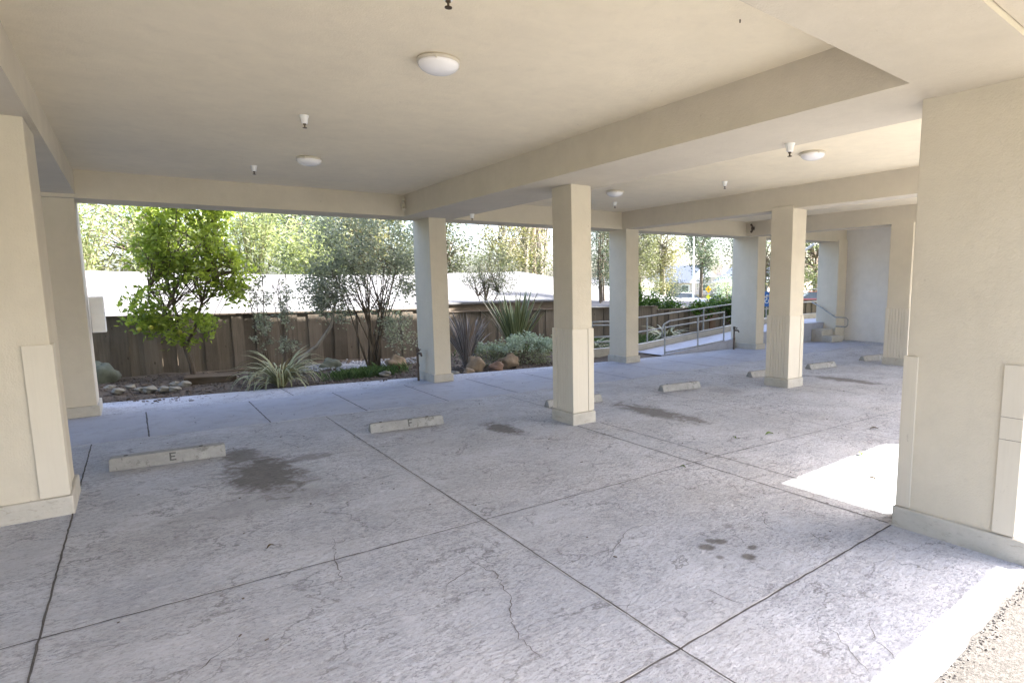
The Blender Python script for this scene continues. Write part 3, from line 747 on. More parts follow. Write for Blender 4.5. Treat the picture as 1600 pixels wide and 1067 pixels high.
for i, (c, r, mt, lab) in enumerate([((5.20, 10.42, .07), (.22, .20, .20), 'rock_tan', 'largest tan boulder at the foot of the purple strap-leaved plant'),
    ((4.90, 10.12, .02), (.12, .10, .085), 'rock_tan', 'small tan rock in front of the largest boulder'), ((5.52, 10.18, .03), (.17, .15, .13), 'rock_red', 'reddish rock between the two bigger tan boulders'),
    ((5.92, 10.42, .08), (.24, .20, .18), 'rock_tan', 'tan boulder under the edge of the silver shrub'), ((4.65, 10.22, -.01), (.12, .1, .06), 'pebble', 'flat pale rock beside the left garden column'),
    ((4.02, 11.5, .10), (.24, .2, .17), 'rock_tan', 'blocky tan boulder left of the left garden column'), ((3.0, 12.3, .05), (.24, .18, .17), 'rock_grey', 'grey angular rock behind the variegated flax'),
    ((-.5, 12.95, .12), (.27, .25, .30), 'rock_grey', 'rounded mossy boulder under the utility box')]):
    r = tuple(v*.84 for v in r)
    rock('boulder', c, r, mt, lab, 'boulders in the garden', seed=i+3)
for i, (x, y, r, lab) in enumerate([(-.28, 11.75, .09, 'pale stone at the left end of the row of river stones'), (.12, 11.62, .10, 'third river stone from the left column'), (.30, 11.5, .09, 'flat river stone in the middle of the row'),
    (.43, 11.42, .08, 'small river stone near the middle of the row'), (.46, 11.95, .08, 'river stone behind the row, towards the citrus trunk'), (.60, 11.85, .10, 'larger river stone touching the old timber'), (-.12, 12.1, .07, 'grey stone behind the left end of the row'),
    (-.40, 12.2, .08, 'stone in front of the mossy boulder'), (-.02, 11.7, .06, 'little dark stone between two pale stones'), (1.35, 12.1, .06, 'pebble right of the old timber'), (3.55, 10.75, .11, 'flat pale stone at the path edge by the grass tuft'), (1.5, 11.95, .05, 'tiny pebble beside the flax')]):
    rock('river_stone', (x, y, .02), (r*.95, r*.8, r*.55), 'pebble', lab, 'river stones in the bed', 'stone', seed=40+i)
b = MB(); b.obox((.98, 12.0, .05), (.38, .11, .075), -.12, .15, .02); tag(b.build('old_timber', 'log', loc=(.98, 12, 0), bevel=.015), 'dark weathered timber lying by the citrus trunk', 'timber')

# ================================================================== PLANTS
def leaves_mesh(name, centers, sig, n, size, mat, parent, asp=.45, droop=.0, up=0., loc=None, tshade=None, clip=None):
    """n leaf blades (folded 6-vertex shapes) scattered round clump centres"""
    C = np.array(centers, float); idx = rng.integers(0, len(C), n)
    sg = np.array(sig, float) if hasattr(sig, '__len__') else np.array([sig]*3)
    P = C[idx] + rng.normal(0, 1, (n, 3))*sg
    if clip is not None: P = P[clip(P)]; n = len(P); idx = idx[:n]
    D = rng.normal(0, 1, (n, 3)); D[:, 2] = D[:, 2]*.6 - droop + up; D /= np.linalg.norm(D, axis=1, keepdims=True)
    W = np.cross(D, rng.normal(0, 1, (n, 3))); W /= np.linalg.norm(W, axis=1, keepdims=True)
    N = np.cross(D, W)
    L = size*rng.uniform(.6, 1.25, (n, 1)); w_ = L*asp*.5
    V = np.stack([P-D*L*.5, P-D*L*.05+W*w_+N*w_*.35, P+D*L*.5, P-D*L*.05-W*w_+N*w_*.35], 1).reshape(-1, 3)
    off = np.array(parent_loc(parent)) if parent is not None else np.array(loc or (0, 0, 0))
    V = V-off
    me = bpy.data.meshes.new(name); me.vertices.add(4*n); me.vertices.foreach_set('co', V.ravel().astype(np.float32))
    me.loops.add(6*n); me.polygons.add(2*n)
    base = (np.arange(n)*4)[:, None]; F = (base+np.array([[0, 1, 2, 0, 2, 3]])).ravel().astype(np.int32)
    me.loops.foreach_set('vertex_index', F); me.polygons.foreach_set('loop_start', (np.arange(2*n)*3).astype(np.int32))
    me.update(calc_edges=True); me.validate()
    clump_t = rng.uniform(0, 1, len(C))[idx[:n]]
    tt = np.clip(rng.uniform(0, 1, n)*.65+clump_t*.35, 0, 1)
    a = me.attributes.new('tint', 'FLOAT', 'POINT'); a.data.foreach_set('value', np.repeat(tt, 4).astype(np.float32))
    me.materials.append(M[mat]); o = bpy.data.objects.new(name, me); col.objects.link(o)
    if parent is not None: o.parent = parent
    else: o.location = loc or (0, 0, 0)
    return o

def blob_centers(c, r, n, shell=.45, zmin=None):
    out = []
    while len(out) < n:
        d = rng.normal(0, 1, 3); d /= np.linalg.norm(d); k = rng.uniform(shell, 1)**.8
        k *= 1+.12*math.sin(5*d[0]+c[0])+.10*math.sin(7*d[1]+4*d[2])
        p = np.array(c)+d*np.array(r)*k
        if zmin is not None and p[2] < zmin: continue
        out.append(p)
    return out
def limbs(b, root, forks, tips, r0, n=6, wig=.05, rt=.006):
    for t in tips:
        f = forks[rng.integers(0, len(forks))]
        f = np.array(f); t = np.array(t); m1 = f+(t-f)*.35+np.array([0, 0, .12])*np.linalg.norm(t-f)+rng.normal(0, wig, 3); m2 = f+(t-f)*.7+rng.normal(0, wig, 3)
        b.tube([f, m1, m2, t], [r0, r0*.7, r0*.45, rt], n, False)
def tree(name, base, trunk_pts, trunk_r, crown, leafspec, mats, label, cat, group=None, zmin=None, nlimb=24, limb_r=.03, wig=.05, dens=None):
    t = thing(name, base, label, cat, group)
    cs = []
    for (c, r, n) in crown: cs += blob_centers(c, r, n, zmin=zmin)
    b = MB()
    for tp, tr in zip(trunk_pts, trunk_r): b.tube(tp, tr, 9)
    forks = [tp[-1] for tp in trunk_pts] + [tp[-2] for tp in trunk_pts if len(tp) > 2]
    limbs(b, base, forks, [cs[i] for i in rng.choice(len(cs), min(nlimb, len(cs)), replace=False)], limb_r, 6, wig)
    b.build('trunk', mats[1], t, True)
    n, size, sig, asp, droop, up = leafspec
    leaves_mesh('crown', cs, sig, n, size, mats[0], t, asp, droop, up)
    return t

# citrus tree
lt = tree('citrus_tree', (.79, 12.75, -.02), [[(.79, 12.75, -.05), (.76, 12.74, .25), (.70, 12.72, .50), (.66, 12.7, .85), (.58, 12.7, 1.3), (.50, 12.7, 1.9)], [(.70, 12.72, .55), (.86, 12.7, .9), (1.0, 12.68, 1.35), (1.15, 12.7, 1.9)], [(.66, 12.7, .85), (.45, 12.66, 1.2), (.25, 12.6, 1.6)], [(1.0, 12.68, 1.3), (1.3, 12.6, 1.6), (1.55, 12.6, 1.9)]],
     [[.055, .042, .036, .028, .022, .014], [.03, .026, .020, .012], [.02, .016, .01], [.016, .012, .008]],
     [((.85, 12.65, 2.35), (.85, .6, .75), 120), ((.30, 12.6, 1.25), (.42, .4, .42), 34), ((1.45, 12.6, 1.85), (.42, .4, .5), 34), ((.75, 12.6, .95), (.6, .4, .25), 26), ((.8, 12.6, 2.9), (.9, .6, .4), 50)],
     (5600, .118, .085, .48, .45, 0), ('lemon', 'bark'), 'bright green citrus tree with a slim bent trunk in the left garden bed', 'tree', nlimb=120, limb_r=.011, wig=.05)
for i, (x, z) in enumerate([(.22, .95), (.06, .93), (.62, .86)]):
    b = MB(); b.lathe((x, 12.38, z), [(.003, .04), (.022, .032), (.036, .01), (.036, -.012), (.020, -.034), (.003, -.042)], 12); b.build('fruit', 'yellow', lt, True)

# grey multi-stem bush
stems = []; rad = []
for i in range(13):
    a = i*2.4; sx = 3.74+.10*math.cos(a); sy = 11.95+.08*math.sin(a); ex = 3.72+rng.uniform(-.95, .85); ey = 11.9+rng.uniform(-.35, .35)
    stems.append([(sx, sy, -.05), (lerp(sx, ex, .18)+rng.normal(0, .02), sy, .5), (lerp(sx, ex, .5), lerp(sy, ey, .4), 1.1), (ex, ey, 1.95)]); rad.append([.022, .018, .012, .007])
tree('grey_bush', (3.75, 11.95, -.03), stems, rad,
     [((3.72, 11.85, 2.42), (1.15, .6, .72), 135), ((3.05, 11.8, 1.8), (.5, .4, .5), 34), ((2.85, 11.85, 1.35), (.22, .3, .25), 9), ((4.35, 11.8, 1.75), (.35, .4, .55), 24), ((3.95, 11.9, 1.05), (.5, .3, .3), 10), ((4.25, 11.9, .75), (.3, .3, .35), 9)],
     (12500, .062, .10, .5, .1, 0), ('greyleaf', 'bark'), 'tall grey-green bush with many upright stems left of the left garden column', 'bush', nlimb=60, limb_r=.008, wig=.04)
# leaning pale limb tree beside it
tree('leaning_tree', (2.25, 12.0, -.02), [[(2.28, 12.0, -.04), (2.42, 12.0, .30), (2.72, 12.0, .50), (2.98, 12.0, .85), (3.06, 12.0, 1.15), (3.12, 12.0, 1.5)], [(2.98, 12.0, .85), (2.85, 12.0, 1.15), (2.7, 12, 1.45)]], [[.035, .035, .032, .03, .022, .012], [.018, .012, .008]],
     [((2.82, 12.0, 1.55), (.42, .3, .42), 26), ((3.05, 12, 1.2), (.3, .2, .25), 9)], (3000, .055, .09, .45, .2, 0), ('greyleaf', 'palebark'), 'small leaning tree with a curved pale trunk behind the variegated flax', 'tree', nlimb=14, limb_r=.008)
# thin young shrub
for k, (x0_, lab) in enumerate([(1.86, 'spindly young shrub left behind the variegated flax'), (2.25, 'spindly young shrub right behind the variegated flax')]):
    tree('young_shrub', (x0_, 12.3, -.02), [[(x0_+.1, 12.3, -.04), (x0_+.05*j, 12.3, .6), (x0_+.10*j-.05, 12.3, 1.2), (x0_+.12*j-.05, 12.3, 1.75+.1*j)] for j in (-1, 0, 1)], [[.010, .008, .006, .003]]*3,
         [((x0_, 12.3, 1.35), (.22, .15, .45), 18), ((x0_+.05, 12.3, .7), (.25, .2, .3), 9)], (850, .06, .045, .4, -.1, .3), ('greyleaf', 'bark'), lab, 'shrub', 'thin shrubs by the fence', nlimb=16, limb_r=.004, wig=.03)

def strap_plant(name, c, n, L, wd, spread, mat, label, group=None, cat='flax plant', arch=1.0, up=.3, seed=1):
    rr = np.random.default_rng(seed); b = MB(); k = 8
    for i in range(n):
        a = rr.uniform(0, 2*math.pi); s_ = rr.uniform(up, 1)**.9*spread; l = L*rr.uniform(.6, 1.1); d = np.array([math.cos(a), math.sin(a), 0]); side = np.array([-math.sin(a), math.cos(a), 0])
        tw = rr.uniform(-.9, .9); side = side*math.cos(tw)+np.array([0, 0, 1])*math.sin(tw)*.6
        p = np.array(c)+d*rr.uniform(0, .07)+side*0; el = math.pi/2-s_*rr.uniform(.4, 1.0); vs = []; ti = rr.uniform(0, 1)
        dr = arch*rr.uniform(.4, 1.6)/k
        for j in range(k):
            u = j/(k-1); w_ = wd*(1-u**2.2)*(.75+.5*min(1, u*3))*.5+.0008
            nrm = np.array([0, 0, 1])*.25*w_
            vs += [p-side*w_+nrm, p, p+side*w_+nrm]
            p = p+(d*math.cos(el)+np.array([0, 0, 1])*math.sin(el))*l/k; el -= dr*(1+2*u)
        o = len(b.v); b.v += [tuple(v) for v in vs]; b.t += [ti]*(3*k); b.e += [1, 0, 1]*k
        for j in range(k-1): b.f += [(o+3*j, o+3*j+1, o+3*j+4, o+3*j+3), (o+3*j+1, o+3*j+2, o+3*j+5, o+3*j+4)]
    o = b.build(name, mat, loc=c, smooth=True); return tag(o, label, cat, group)
strap_plant('variegated_flax', (1.86, 10.85, -.02), 150, 1.05, .026, 1.15, 'flax_var', 'variegated striped flax arching over the path edge in the left bed', arch=1.5, seed=3)
strap_plant('purple_flax', (5.25, 10.95, 0), 95, 1.30, .055, .62, 'flax_purple', 'purple-brown strap-leaved plant right of the left garden column', arch=.35, up=.1, seed=5)
strap_plant('green_flax', (6.95, 11.9, 0), 110, 1.75, .085, .78, 'flax_green', 'tall olive-green flax with broad stiff blades against the fence', arch=.15, up=.1, seed=8)
strap_plant('variegated_flax', (11.75, 11.9, .0), 80, .95, .04, 1.2, 'flax_var', 'pale striped flax between the ramp kerb and the fence', arch=1.5, seed=11)
strap_plant('variegated_flax', (9.0, 11.6, .0), 50, .7, .035, 1.2, 'flax_var', 'low striped flax seen behind the free-standing column, left of the ramp', arch=1.5, seed=12)
# silver shrub
t = thing('silver_shrub', (6.3, 10.65, 0), 'low mounding silver-leaved shrub behind the boulders', 'shrub')
cs = [p for p in blob_centers((6.45, 10.7, .22), (.85, .42, .40), 150, .5, -.02)] + [p for p in blob_centers((5.65, 10.85, .22), (.35, .3, .25), 30, .5, 0)]
top = [p for p in cs if p[2] > .28]; low = [p for p in cs if p[2] <= .36]
leaves_mesh('foliage', top, .045, 3200, .055, 'silver', t, .6, 0, .3); leaves_mesh('lower_leaves', low, .06, 2200, .05, 'silverstem', t, .5)
b = MB(); limbs(b, None, [(6.3, 10.7, 0), (6.6, 10.7, 0), (5.8, 10.8, 0)], cs[::4], .008, 5, .03); b.build('stems', 'bark', t)
# green tuft
b = MB()
def tuft(b, cx, cy, sx, sy, n, h):
    for i in range(n):
        x, y = random.gauss(cx, sx), random.gauss(cy, sy); a = random.uniform(0, 6.28); l = h*random.uniform(.5, 1.1); lean = random.uniform(.1, .8)*l
        z = hz(x, y); w_ = .004
        o = len(b.v); dx, dy = math.cos(a), math.sin(a)
        b.v += [(x-dy*w_, y+dx*w_, z), (x+dy*w_, y-dx*w_, z), (x+dx*lean*.4, y+dy*lean*.4, z+l*.6), (x+dx*lean, y+dy*lean, z+l*.9)]; b.t += [random.random()]*4; b.e += [0]*4
        b.f += [(o, o+1, o+2), (o+2, o+1, o+3)]
tuft(b, 3.35, 11.15, .28, .16, 1500, .20); tag(b.build('grass_clump', 'grassblade', loc=(3.35, 11.15, 0)), 'low tuft of bright green grass left of the left garden column', 'grass')
b = MB(); tuft(b, 9.5, 12.3, 1.6, .35, 2600, .22); tag(b.build('garden_grass', 'grassblade'), kind='stuff')

# behind the fence
tree('olive_tree', (8.05, 15.3, -.8), [[(8.08, 15.3, -.9), (8.06, 15.3, .4), (8.0, 15.3, 1.15), (7.95, 15.3, 1.6)], [(8.05, 15.3, .8), (8.4, 15.3, 1.4)], [(8.06, 15.3, .6), (7.75, 15.3, 1.3)]], [[.05, .045, .035, .02], [.025, .015], [.02, .012]],
     [((8.25, 15.3, 2.1), (.80, .6, .62), 70), ((7.7, 15.3, 1.75), (.42, .4, .25), 18), ((8.6, 15.3, 1.55), (.35, .4, .35), 14)], (5200, .085, .12, .16, -.3, .7), ('olive', 'bark'), 'feathery grey-green tree rising behind the fence against the white roof', 'tree', nlimb=50, limb_r=.012)
for i, (x, lab) in enumerate([(12.32, 'slender dark sapling, left of the group seen past the free-standing column'), (12.55, 'slender dark sapling in the middle of the group past the free-standing column'), (12.80, 'slender dark sapling, right of the group beside the second garden column'), (12.15, 'slender dark sapling partly hidden by the free-standing column')]):
    tree('sapling', (x, 15.6+i*.2, -.9), [[(x, 15.6+i*.2, -.95), (x+.03, 15.6+i*.2, 1.0), (x-.02, 15.6+i*.2, 2.4), (x+.02, 15.6+i*.2, 4.6)]], [[.045, .036, .028, .01]],
         [((x, 15.7, 3.1), (.45, .4, 1.5), 26)], (1100, .07, .12, .4, .2, 0), ('darktree', 'bark'), lab, 'sapling', 'slender saplings behind the fence', nlimb=26, limb_r=.008)
# neighbour house: low white roof
nh = thing('neighbour_house', (5, 20, -1), 'low neighbouring house with a wide white roof just behind the fence', 'house')
b = MB()
E0, E1 = .99, 1.0
ey = 15.0
rp = [(-9, ey, .96), (9.4, ey, .98), (18.2, ey, .72), (16.2, 22.5, 1.55), (13.4, 22.5, 2.18), (7.5, 22.5, 2.02), (3, 22.5, 2.03), (-9, 22.5, 2.30)]
b.add(rp, [(0, 1, 5, 6, 7), (1, 2, 4, 5), (2, 3, 4)]); b.add([(x, y, z-.07) for x, y, z in rp], [(7, 6, 5, 1, 0), (5, 4, 2, 1), (4, 3, 2)])
b.build('roof', 'roof', nh)
b = MB(); b.add([(-9, ey-.02, .86), (9.4, ey-.02, .88), (18.2, ey-.02, .62), (18.2, ey-.02, .72), (9.4, ey-.02, .985), (-9, ey-.02, .965)], [(0, 1, 4, 5), (1, 2, 3, 4)]); b.build('fascia', 'white', nh)
b = MB(); b.box(-8.5, 17, 15.4, 22, -1.1, .85); b.build('wall', 'fascia', nh)
b = MB(); b.box(2.6, 2.95, 18.4, 18.7, 1.3, 1.62); b.build('roof_vent', 'metal', nh)
t = thing('garden_shed', (8, 14.1, -1), 'brown boarded lean-to wall showing above the middle fence', 'shed')
b = MB(); b.box(5.75, 9.6, 13.75, 14.3, -1, 1.14); b.build('wall', 'fascia', t)
b = MB(); b.box(5.70, 9.7, 13.70, 14.75, 1.145, 1.19); b.build('roof', 'roof', t)

# background trees -------------------------------------------------------
bam = [((-1.6, 27, 0), 2.2, 'pale green bamboo clump at the left end of the garden opening'), ((1.2, 28.5, 0), 2.3, 'pale green bamboo clump behind the citrus tree'), ((3.9, 27, 0), 1.9, 'bright yellow-green bamboo clump right of the citrus tree'), ((5.9, 26, 0), 1.5, 'lowest bright bamboo clump in front of the dark tree')]
for (x, y, _), r_, lab in bam:
    t = thing('bamboo_clump', (x, y, -1), lab, 'bamboo', 'bamboo clumps beyond the white roof')
    b = MB(); tips = []
    for i in range(26):
        a = rng.uniform(0, 6.28); d = rng.uniform(.2, 1)*r_; h = 3.0+rng.uniform(.2, 1.6)*r_*.9 - (1.2 if r_ < 1.7 else 0); tx, ty = x+math.cos(a)*d, y+math.sin(a)*d*.7
        pts = [(x+math.cos(a)*.3, y+math.sin(a)*.3, -1), (lerp(x, tx, .35), lerp(y, ty, .35), h*.5), (lerp(x, tx, .75), lerp(y, ty, .75), h*.85), (tx, ty, h)]
        b.tube(pts, [.03, .025, .015, .006], 5, False)
        tips += [pts[3], pts[2], tuple(np.array(pts[1])*.5+np.array(pts[2])*.5), pts[1]]
        tips += [tuple(np.array(pts[2])*.4+np.array(pts[3])*.6+rng.normal(0, .2, 3))]
    b.build('canes', 'goldleaf', t)
    leaves_mesh('foliage', tips, (.32, .32, .38), 5200, .24, 'bamboo', t, .16, .5, 0)
def bigtree(name, x, y, zc, r, n, size, mats, label, z0=-1, trunk_r=.18, cat='tree', sig=.35, asp=.4, group='trees beyond the fence', nc=70, lean=0, nlimb=40, droop=.3):
    return tree(name, (x, y, z0), [[(x, y, z0-.1), (x+lean*.3, y, lerp(z0, zc, .4)), (x+lean*.6, y, lerp(z0, zc, .75)), (x+lean, y, zc)]], [[trunk_r, trunk_r*.8, trunk_r*.6, trunk_r*.35]],
                [((x+lean, y, zc), r, nc)], (n, size, sig, asp, droop, 0), mats, label, cat, group, nlimb=nlimb, limb_r=trunk_r*.28, wig=.15)
bigtree('leafy_tree', 7.0, 34, 4.6, (2.5, 2, 3.0), 7500, .22, ('darktree', 'bark'), 'dark blue-green tree behind the bamboo, above the variegated flax')
bigtree('leafy_tree', 10.6, 36, 4.4, (2.2, 2, 2.6), 4200, .24, ('goldleaf', 'bark'), 'hazy golden tree peeping out between the dark tree and the grey bush')
bigtree('leafy_tree', 13.3, 30, 3.9, (1.6, 1.5, 2.3), 4500, .20, ('euca', 'bark'), 'olive-green tree at the left of the opening right of the left garden column')
bigtree('leafy_tree', 16.3, 29, 3.9, (1.9, 1.5, 2.2), 4200, .17, ('goldleaf', 'palebark'), 'pale sunlit tree above the feathery tree behind the white roof')
bigtree('leafy_tree', 0.5, 38, 4.8, (5.5, 2, 3.0), 5500, .28, ('goldleaf', 'bark'), 'broad sunlit golden tree far behind the bamboo at left', nc=90)
bigtree('leafy_tree', 12.0, 42, 5.0, (6.0, 2, 3.4), 7500, .30, ('euca', 'bark'), 'wide pale eucalyptus far behind, filling the gap above the white roof', nc=90)
for i, (x, r_, lab) in enumerate([(18.2, .22, 'leftmost of the tall bare grey trunks'), (18.95, .26, 'thickest dark tall trunk beyond the roof'), (19.75, .24, 'tall pale trunk nearest the free-standing column'), (20.3, .16, 'thin tall trunk just beside the free-standing column')]):
    t = thing('tall_eucalyptus', (x, 30+i*.4, -1), lab, 'tree', 'tall trunks beyond the roof')
    y = 30+i*.4; b = MB(); b.tube([(x-.1, y, -1.1), (x, y, 2), (x+.1, y, 5), (x-.1, y, 9)], [r_*1.2, r_, r_*.8, r_*.5], 9)
    cs = blob_centers((x, y, 9), (1.6, 1.5, 2.0), 24)+blob_centers((x-.4, y-.3, 3.0), (.8, .6, 1.5), 10)
    limbs(b, None, [(x+.1, y, 5), (x, y, 2.5), (x+.05, y, 4)], cs, .05, 5, .3); b.build('trunk', 'palebark' if i != 1 else 'bark', t, True)
    leaves_mesh('crown', cs, .35, 2200, .20, 'euca', t, .3, .4)
# right-hand opening
for x, y, zc, r, n, mt, lab in [(21.6, 25.6, 3.4, (1.4, 1.2, 2.6), 9000, 'euca', 'shaggy olive tree right of the second garden column'), (24.0, 26.5, 3.6, (1.6, 1.3, 2.5), 11000, 'euca', 'broad leaning eucalyptus in the middle of the ramp opening'),
                                (26.6, 27.2, 3.9, (1.5, 1.3, 2.5), 10000, 'goldleaf', 'golden drooping tree left of the street lamp post')]:
    bigtree('street_eucalyptus', x, y, zc, r, n, .15, (mt, 'palebark'), lab, z0=-.6, trunk_r=.24, nc=60, lean=-.3, asp=.3, sig=.25)
bigtree('street_tree', 45, 40.8, 4.9, (2.3, 2, 2.9), 5200, .24, ('darktree', 'bark'), 'slim street tree in front of the far house', z0=-.7, trunk_r=.22, nc=60)
bigtree('street_tree', 41.5, 33.2, 4.8, (1.8, 1.8, 2.8), 3600, .24, ('darktree', 'bark'), 'dark tree just left of the third garden column', z0=-.5, trunk_r=.2, nc=50)
bigtree('street_tree', 50, 31.5, 3.8, (4.2, 3.0, 3.4), 6500, .30, ('olive', 'bark'), 'big pale tree seen beside the end column of the building', z0=-.5, trunk_r=.25, nc=90)
bigtree('street_tree', 47, 34.8, 3.8, (2.2, 2.0, 3.2), 3200, .26, ('olive', 'bark'), 'tree glimpsed in the slit left of the third inner column', z0=-.5, trunk_r=.2, nc=50)
bigtree('round_shrub', 41.5, 42.0, .75, (1.7, 1.4, 1.15), 3000, .16, ('darktree', 'bark'), 'rounded dark green shrub left of the lamp post', z0=-.7, trunk_r=.08, cat='shrub', nc=40)
bigtree('round_shrub', 43.5, 37.0, .1, (1.5, 1.2, .8), 2200, .14, ('darktree', 'bark'), 'blue-green shrub in front of the far house, right of the yellow signs', z0=-.7, trunk_r=.06, cat='shrub', nc=30)
bigtree('white_blossom_tree', 38, 31.7, 1.3, (.9, .9, .75), 1400, .14, ('silver', 'bark'), 'small pale tree beside the third garden column', z0=-.6, trunk_r=.07, nc=24)
# ivy on the far fence
t = thing('ivy_hedge', (16, 13.6, 0), 'bright ivy tumbling over the fence next to the third garden column', 'ivy')
leaves_mesh('foliage', blob_centers((15.6, 13.35, .82), (1.8, .25, .22), 40)+blob_centers((17.0, 13.1, .5), (1.1, .25, .5), 40), .10, 3600, .10, 'ivy', t, .7, .2)
t = thing('ivy_hedge', (13.2, 13.9, 0), 'leafy hedge showing over the lower fence beyond the ramp', 'hedge')
leaves_mesh('foliage', blob_centers((13.6, 14.1, .75), (1.6, .35, .38), 60), .12, 3400, .10, 'ivy', t, .6, .1)
t = thing('green_shrub', (13.0, 14.6, 0), 'green shrub above the fence right of the second garden column', 'shrub')
leaves_mesh('foliage', blob_centers((12.75, 14.6, 1.1), (.45, .35, .6), 36), .10, 2200, .10, 'ivy', t, .6, .1)

# ================================================================== STREET
b = MB(); b.prism([(30, -30), (60, -30), (60, 25), (75, 60), (60, 70), (34, 45), (28, 34), (33, 28)], -.72, -.62)
b2 = MB(); b2.prism([(32, 36), (60, 20), (70, 30), (42, 58)], -.80, -.66)
tag(b2.build('street', 'road'), kind='structure')
def car(c, an, paint, label):
    t = thing('parked_car', (c[0], c[1], c[2]), label, 'car', 'cars on the street'); t.rotation_euler = (0, 0, an)
    def P(name, b, mat, par, sm=False, bev=0):
        me = b.build(name, mat, None, sm, bevel=bev); me.parent = par; return me
    prof = [(-2.1, .35), (-2.15, .62), (-1.95, .84), (-1.35, .92), (1.0, .90), (1.9, .76), (2.15, .55), (2.12, .33)]
    b = MB(); k = len(prof); b.add([(x, s*.85, z) for s in (-1, 1) for x, z in prof], [tuple(range(k)), tuple(range(k, 2*k))[::-1]]+[(i, i+k, (i+1) % k+k, (i+1) % k) for i in range(k)]); body = P('body', b, paint, t, bev=.05)
    gp = [(-1.5, .90), (-.95, 1.32), (.25, 1.36), (.95, .90)]
    b = MB(); b.add([(x, s*(.78 if z < 1 else .62), z) for s in (-1, 1) for x, z in gp], [(0, 1, 2, 3), (7, 6, 5, 4)]+[(i, i+4, (i+1) % 4+4, (i+1) % 4) for i in range(4)]); P('window', b, 'winglass', t)
    b = MB(); b.add([(x, s*(.79 if z < 1 else .63), z+.03) for s in (-1, 1) for x, z in [(-1.0, 1.31), (-.9, 1.36), (.2, 1.39), (.3, 1.35)]], [(0, 1, 2, 3), (7, 6, 5, 4)]+[(i, i+4, (i+1) % 4+4, (i+1) % 4) for i in range(4)]); P('roof', b, paint, t)
    for sx in (-1.3, 1.35):
        for sy in (-.8, .8):
            b = MB(); b.tube([(sx, sy-.1, .32), (sx, sy+.1, .32)], .32, 18); wo_ = P('wheel', b, 'tyre', t)
            b = MB(); b.tube([(sx, sy-.11, .32), (sx, sy+.11, .32)], .19, 14); P('rim', b, 'metal', wo_)
    for sy in (-.6, .6):
        b = MB(); b.obox((2.11, sy, .62), (.05, .16, .07)); P('headlight', b, 'glassdome', t)
    return t
car((42.3, 40.6, -.68), 2.45, 'carwhite', 'white car parked in front of the far house beyond the fence')
car((40, 25.4, -.45), 2.3, 'carred', 'dark red car glimpsed beside the end column')
car((46.0, 39.0, -.68), 2.45, 'slate', 'blue-grey car half hidden right of the yellow signs')
# lamp post, signs
t = thing('street_lamp', (40, 37.2, -.7), 'tall white lamp post in front of the far house', 'lamp post')
b = MB(); b.tube([(40, 37.2, -.7), (40, 37.2, 6.5)], [.08, .05], 10); b.build('post', 'white', t)
b = MB(); b.tube([(40, 37.2, 6.4), (40.5, 36.6, 6.8), (41.4, 35.7, 6.9)], [.05, .05, .04], 8); b.build('arm', 'white', t)
b = MB(); b.obox((41.5, 35.6, 6.88), (.3, .12, .07), -.7); b.build('lamp_head', 'white', t)
an_s = math.atan2(33.6, 38)
t = thing('warning_sign', (38, 33.64, -.6), 'yellow diamond road sign with a lime panel below it', 'road sign')
nv = Vector((-math.cos(an_s), -math.sin(an_s), 0)); sv = Vector((-nv.y, nv.x, 0)); cc = Vector((38, 33.64, 0))
b = MB(); b.tube([(38, 33.64, -.7), (38, 33.64, 1.6)], .03, 8); b.build('post', 'metal', t)
def plate(b, c, hw, hh, dia, th=.01):
    pts = [(0, -hh), (hw, 0), (0, hh), (-hw, 0)] if dia else [(-hw, -hh), (hw, -hh), (hw, hh), (-hw, hh)]
    vs = [c+sv*u+Vector((0, 0, v))+nv*s for s in (.04, .04+th) for u, v in pts]
    b.add(vs, [(3, 2, 1, 0), (4, 5, 6, 7)]+[(i, (i+1) % 4, (i+1) % 4+4, i+4) for i in range(4)])
b = MB(); plate(b, cc+Vector((0, 0, 1.13)), .26, .30, True); b.build('diamond_panel', 'signyellow', t)
b = MB(); c1 = cc+Vector((0, 0, 1.13)); 
def mark(b, c, u0, u1, v0, v1):
    b.add([c+sv*u+Vector((0, 0, v))+nv*.056 for u, v in ((u0, v0), (u1, v0), (u1, v1), (u0, v1))], [(0, 1, 2, 3)])
mark(b, c1, -.03, .03, -.11, .04); mark(b, c1, -.03, .03, .07, .12); mark(b, c1, -.08, .08, -.02, .01); b.build('symbol', 'blacklet', t)
b = MB(); plate(b, cc+Vector((0, 0, .50)), .19, .24, True); b.build('lower_panel', 'signlime', t)
# accessible parking sign in the slit beyond the third garden column
sx_, sy_ = 15.0, 11.02
t = thing('accessible_parking_sign', (sx_, sy_, .5), 'blue accessible parking sign glimpsed in the slit left of the third inner column', 'parking sign')
nv = Vector((-sx_, -sy_, 0)).normalized(); sv = Vector((nv.y, -nv.x, 0)); cc = Vector((sx_, sy_, 0))
b = MB(); b.tube([(sx_, sy_, .0), (sx_, sy_, 1.5)], .022, 8); b.build('post', 'metal', t)
b = MB(); plate(b, cc+Vector((0, 0, 1.13)), .12, .22, False, .004); b.build('panel', 'signblue', t)
b = MB(); c1 = cc+Vector((0, 0, 1.13))
vs = []
for k in range(20):
    a = k/19*4.4+2.6
    vs += [c1+sv*(.05*math.cos(a)*-1)+Vector((0, 0, -.06+.05*math.sin(a)))+nv*.046, c1+sv*(.066*math.cos(a)*-1)+Vector((0, 0, -.06+.066*math.sin(a)))+nv*.046]
b.add(vs, [(2*k, 2*k+1, 2*k+3, 2*k+2) for k in range(19)])
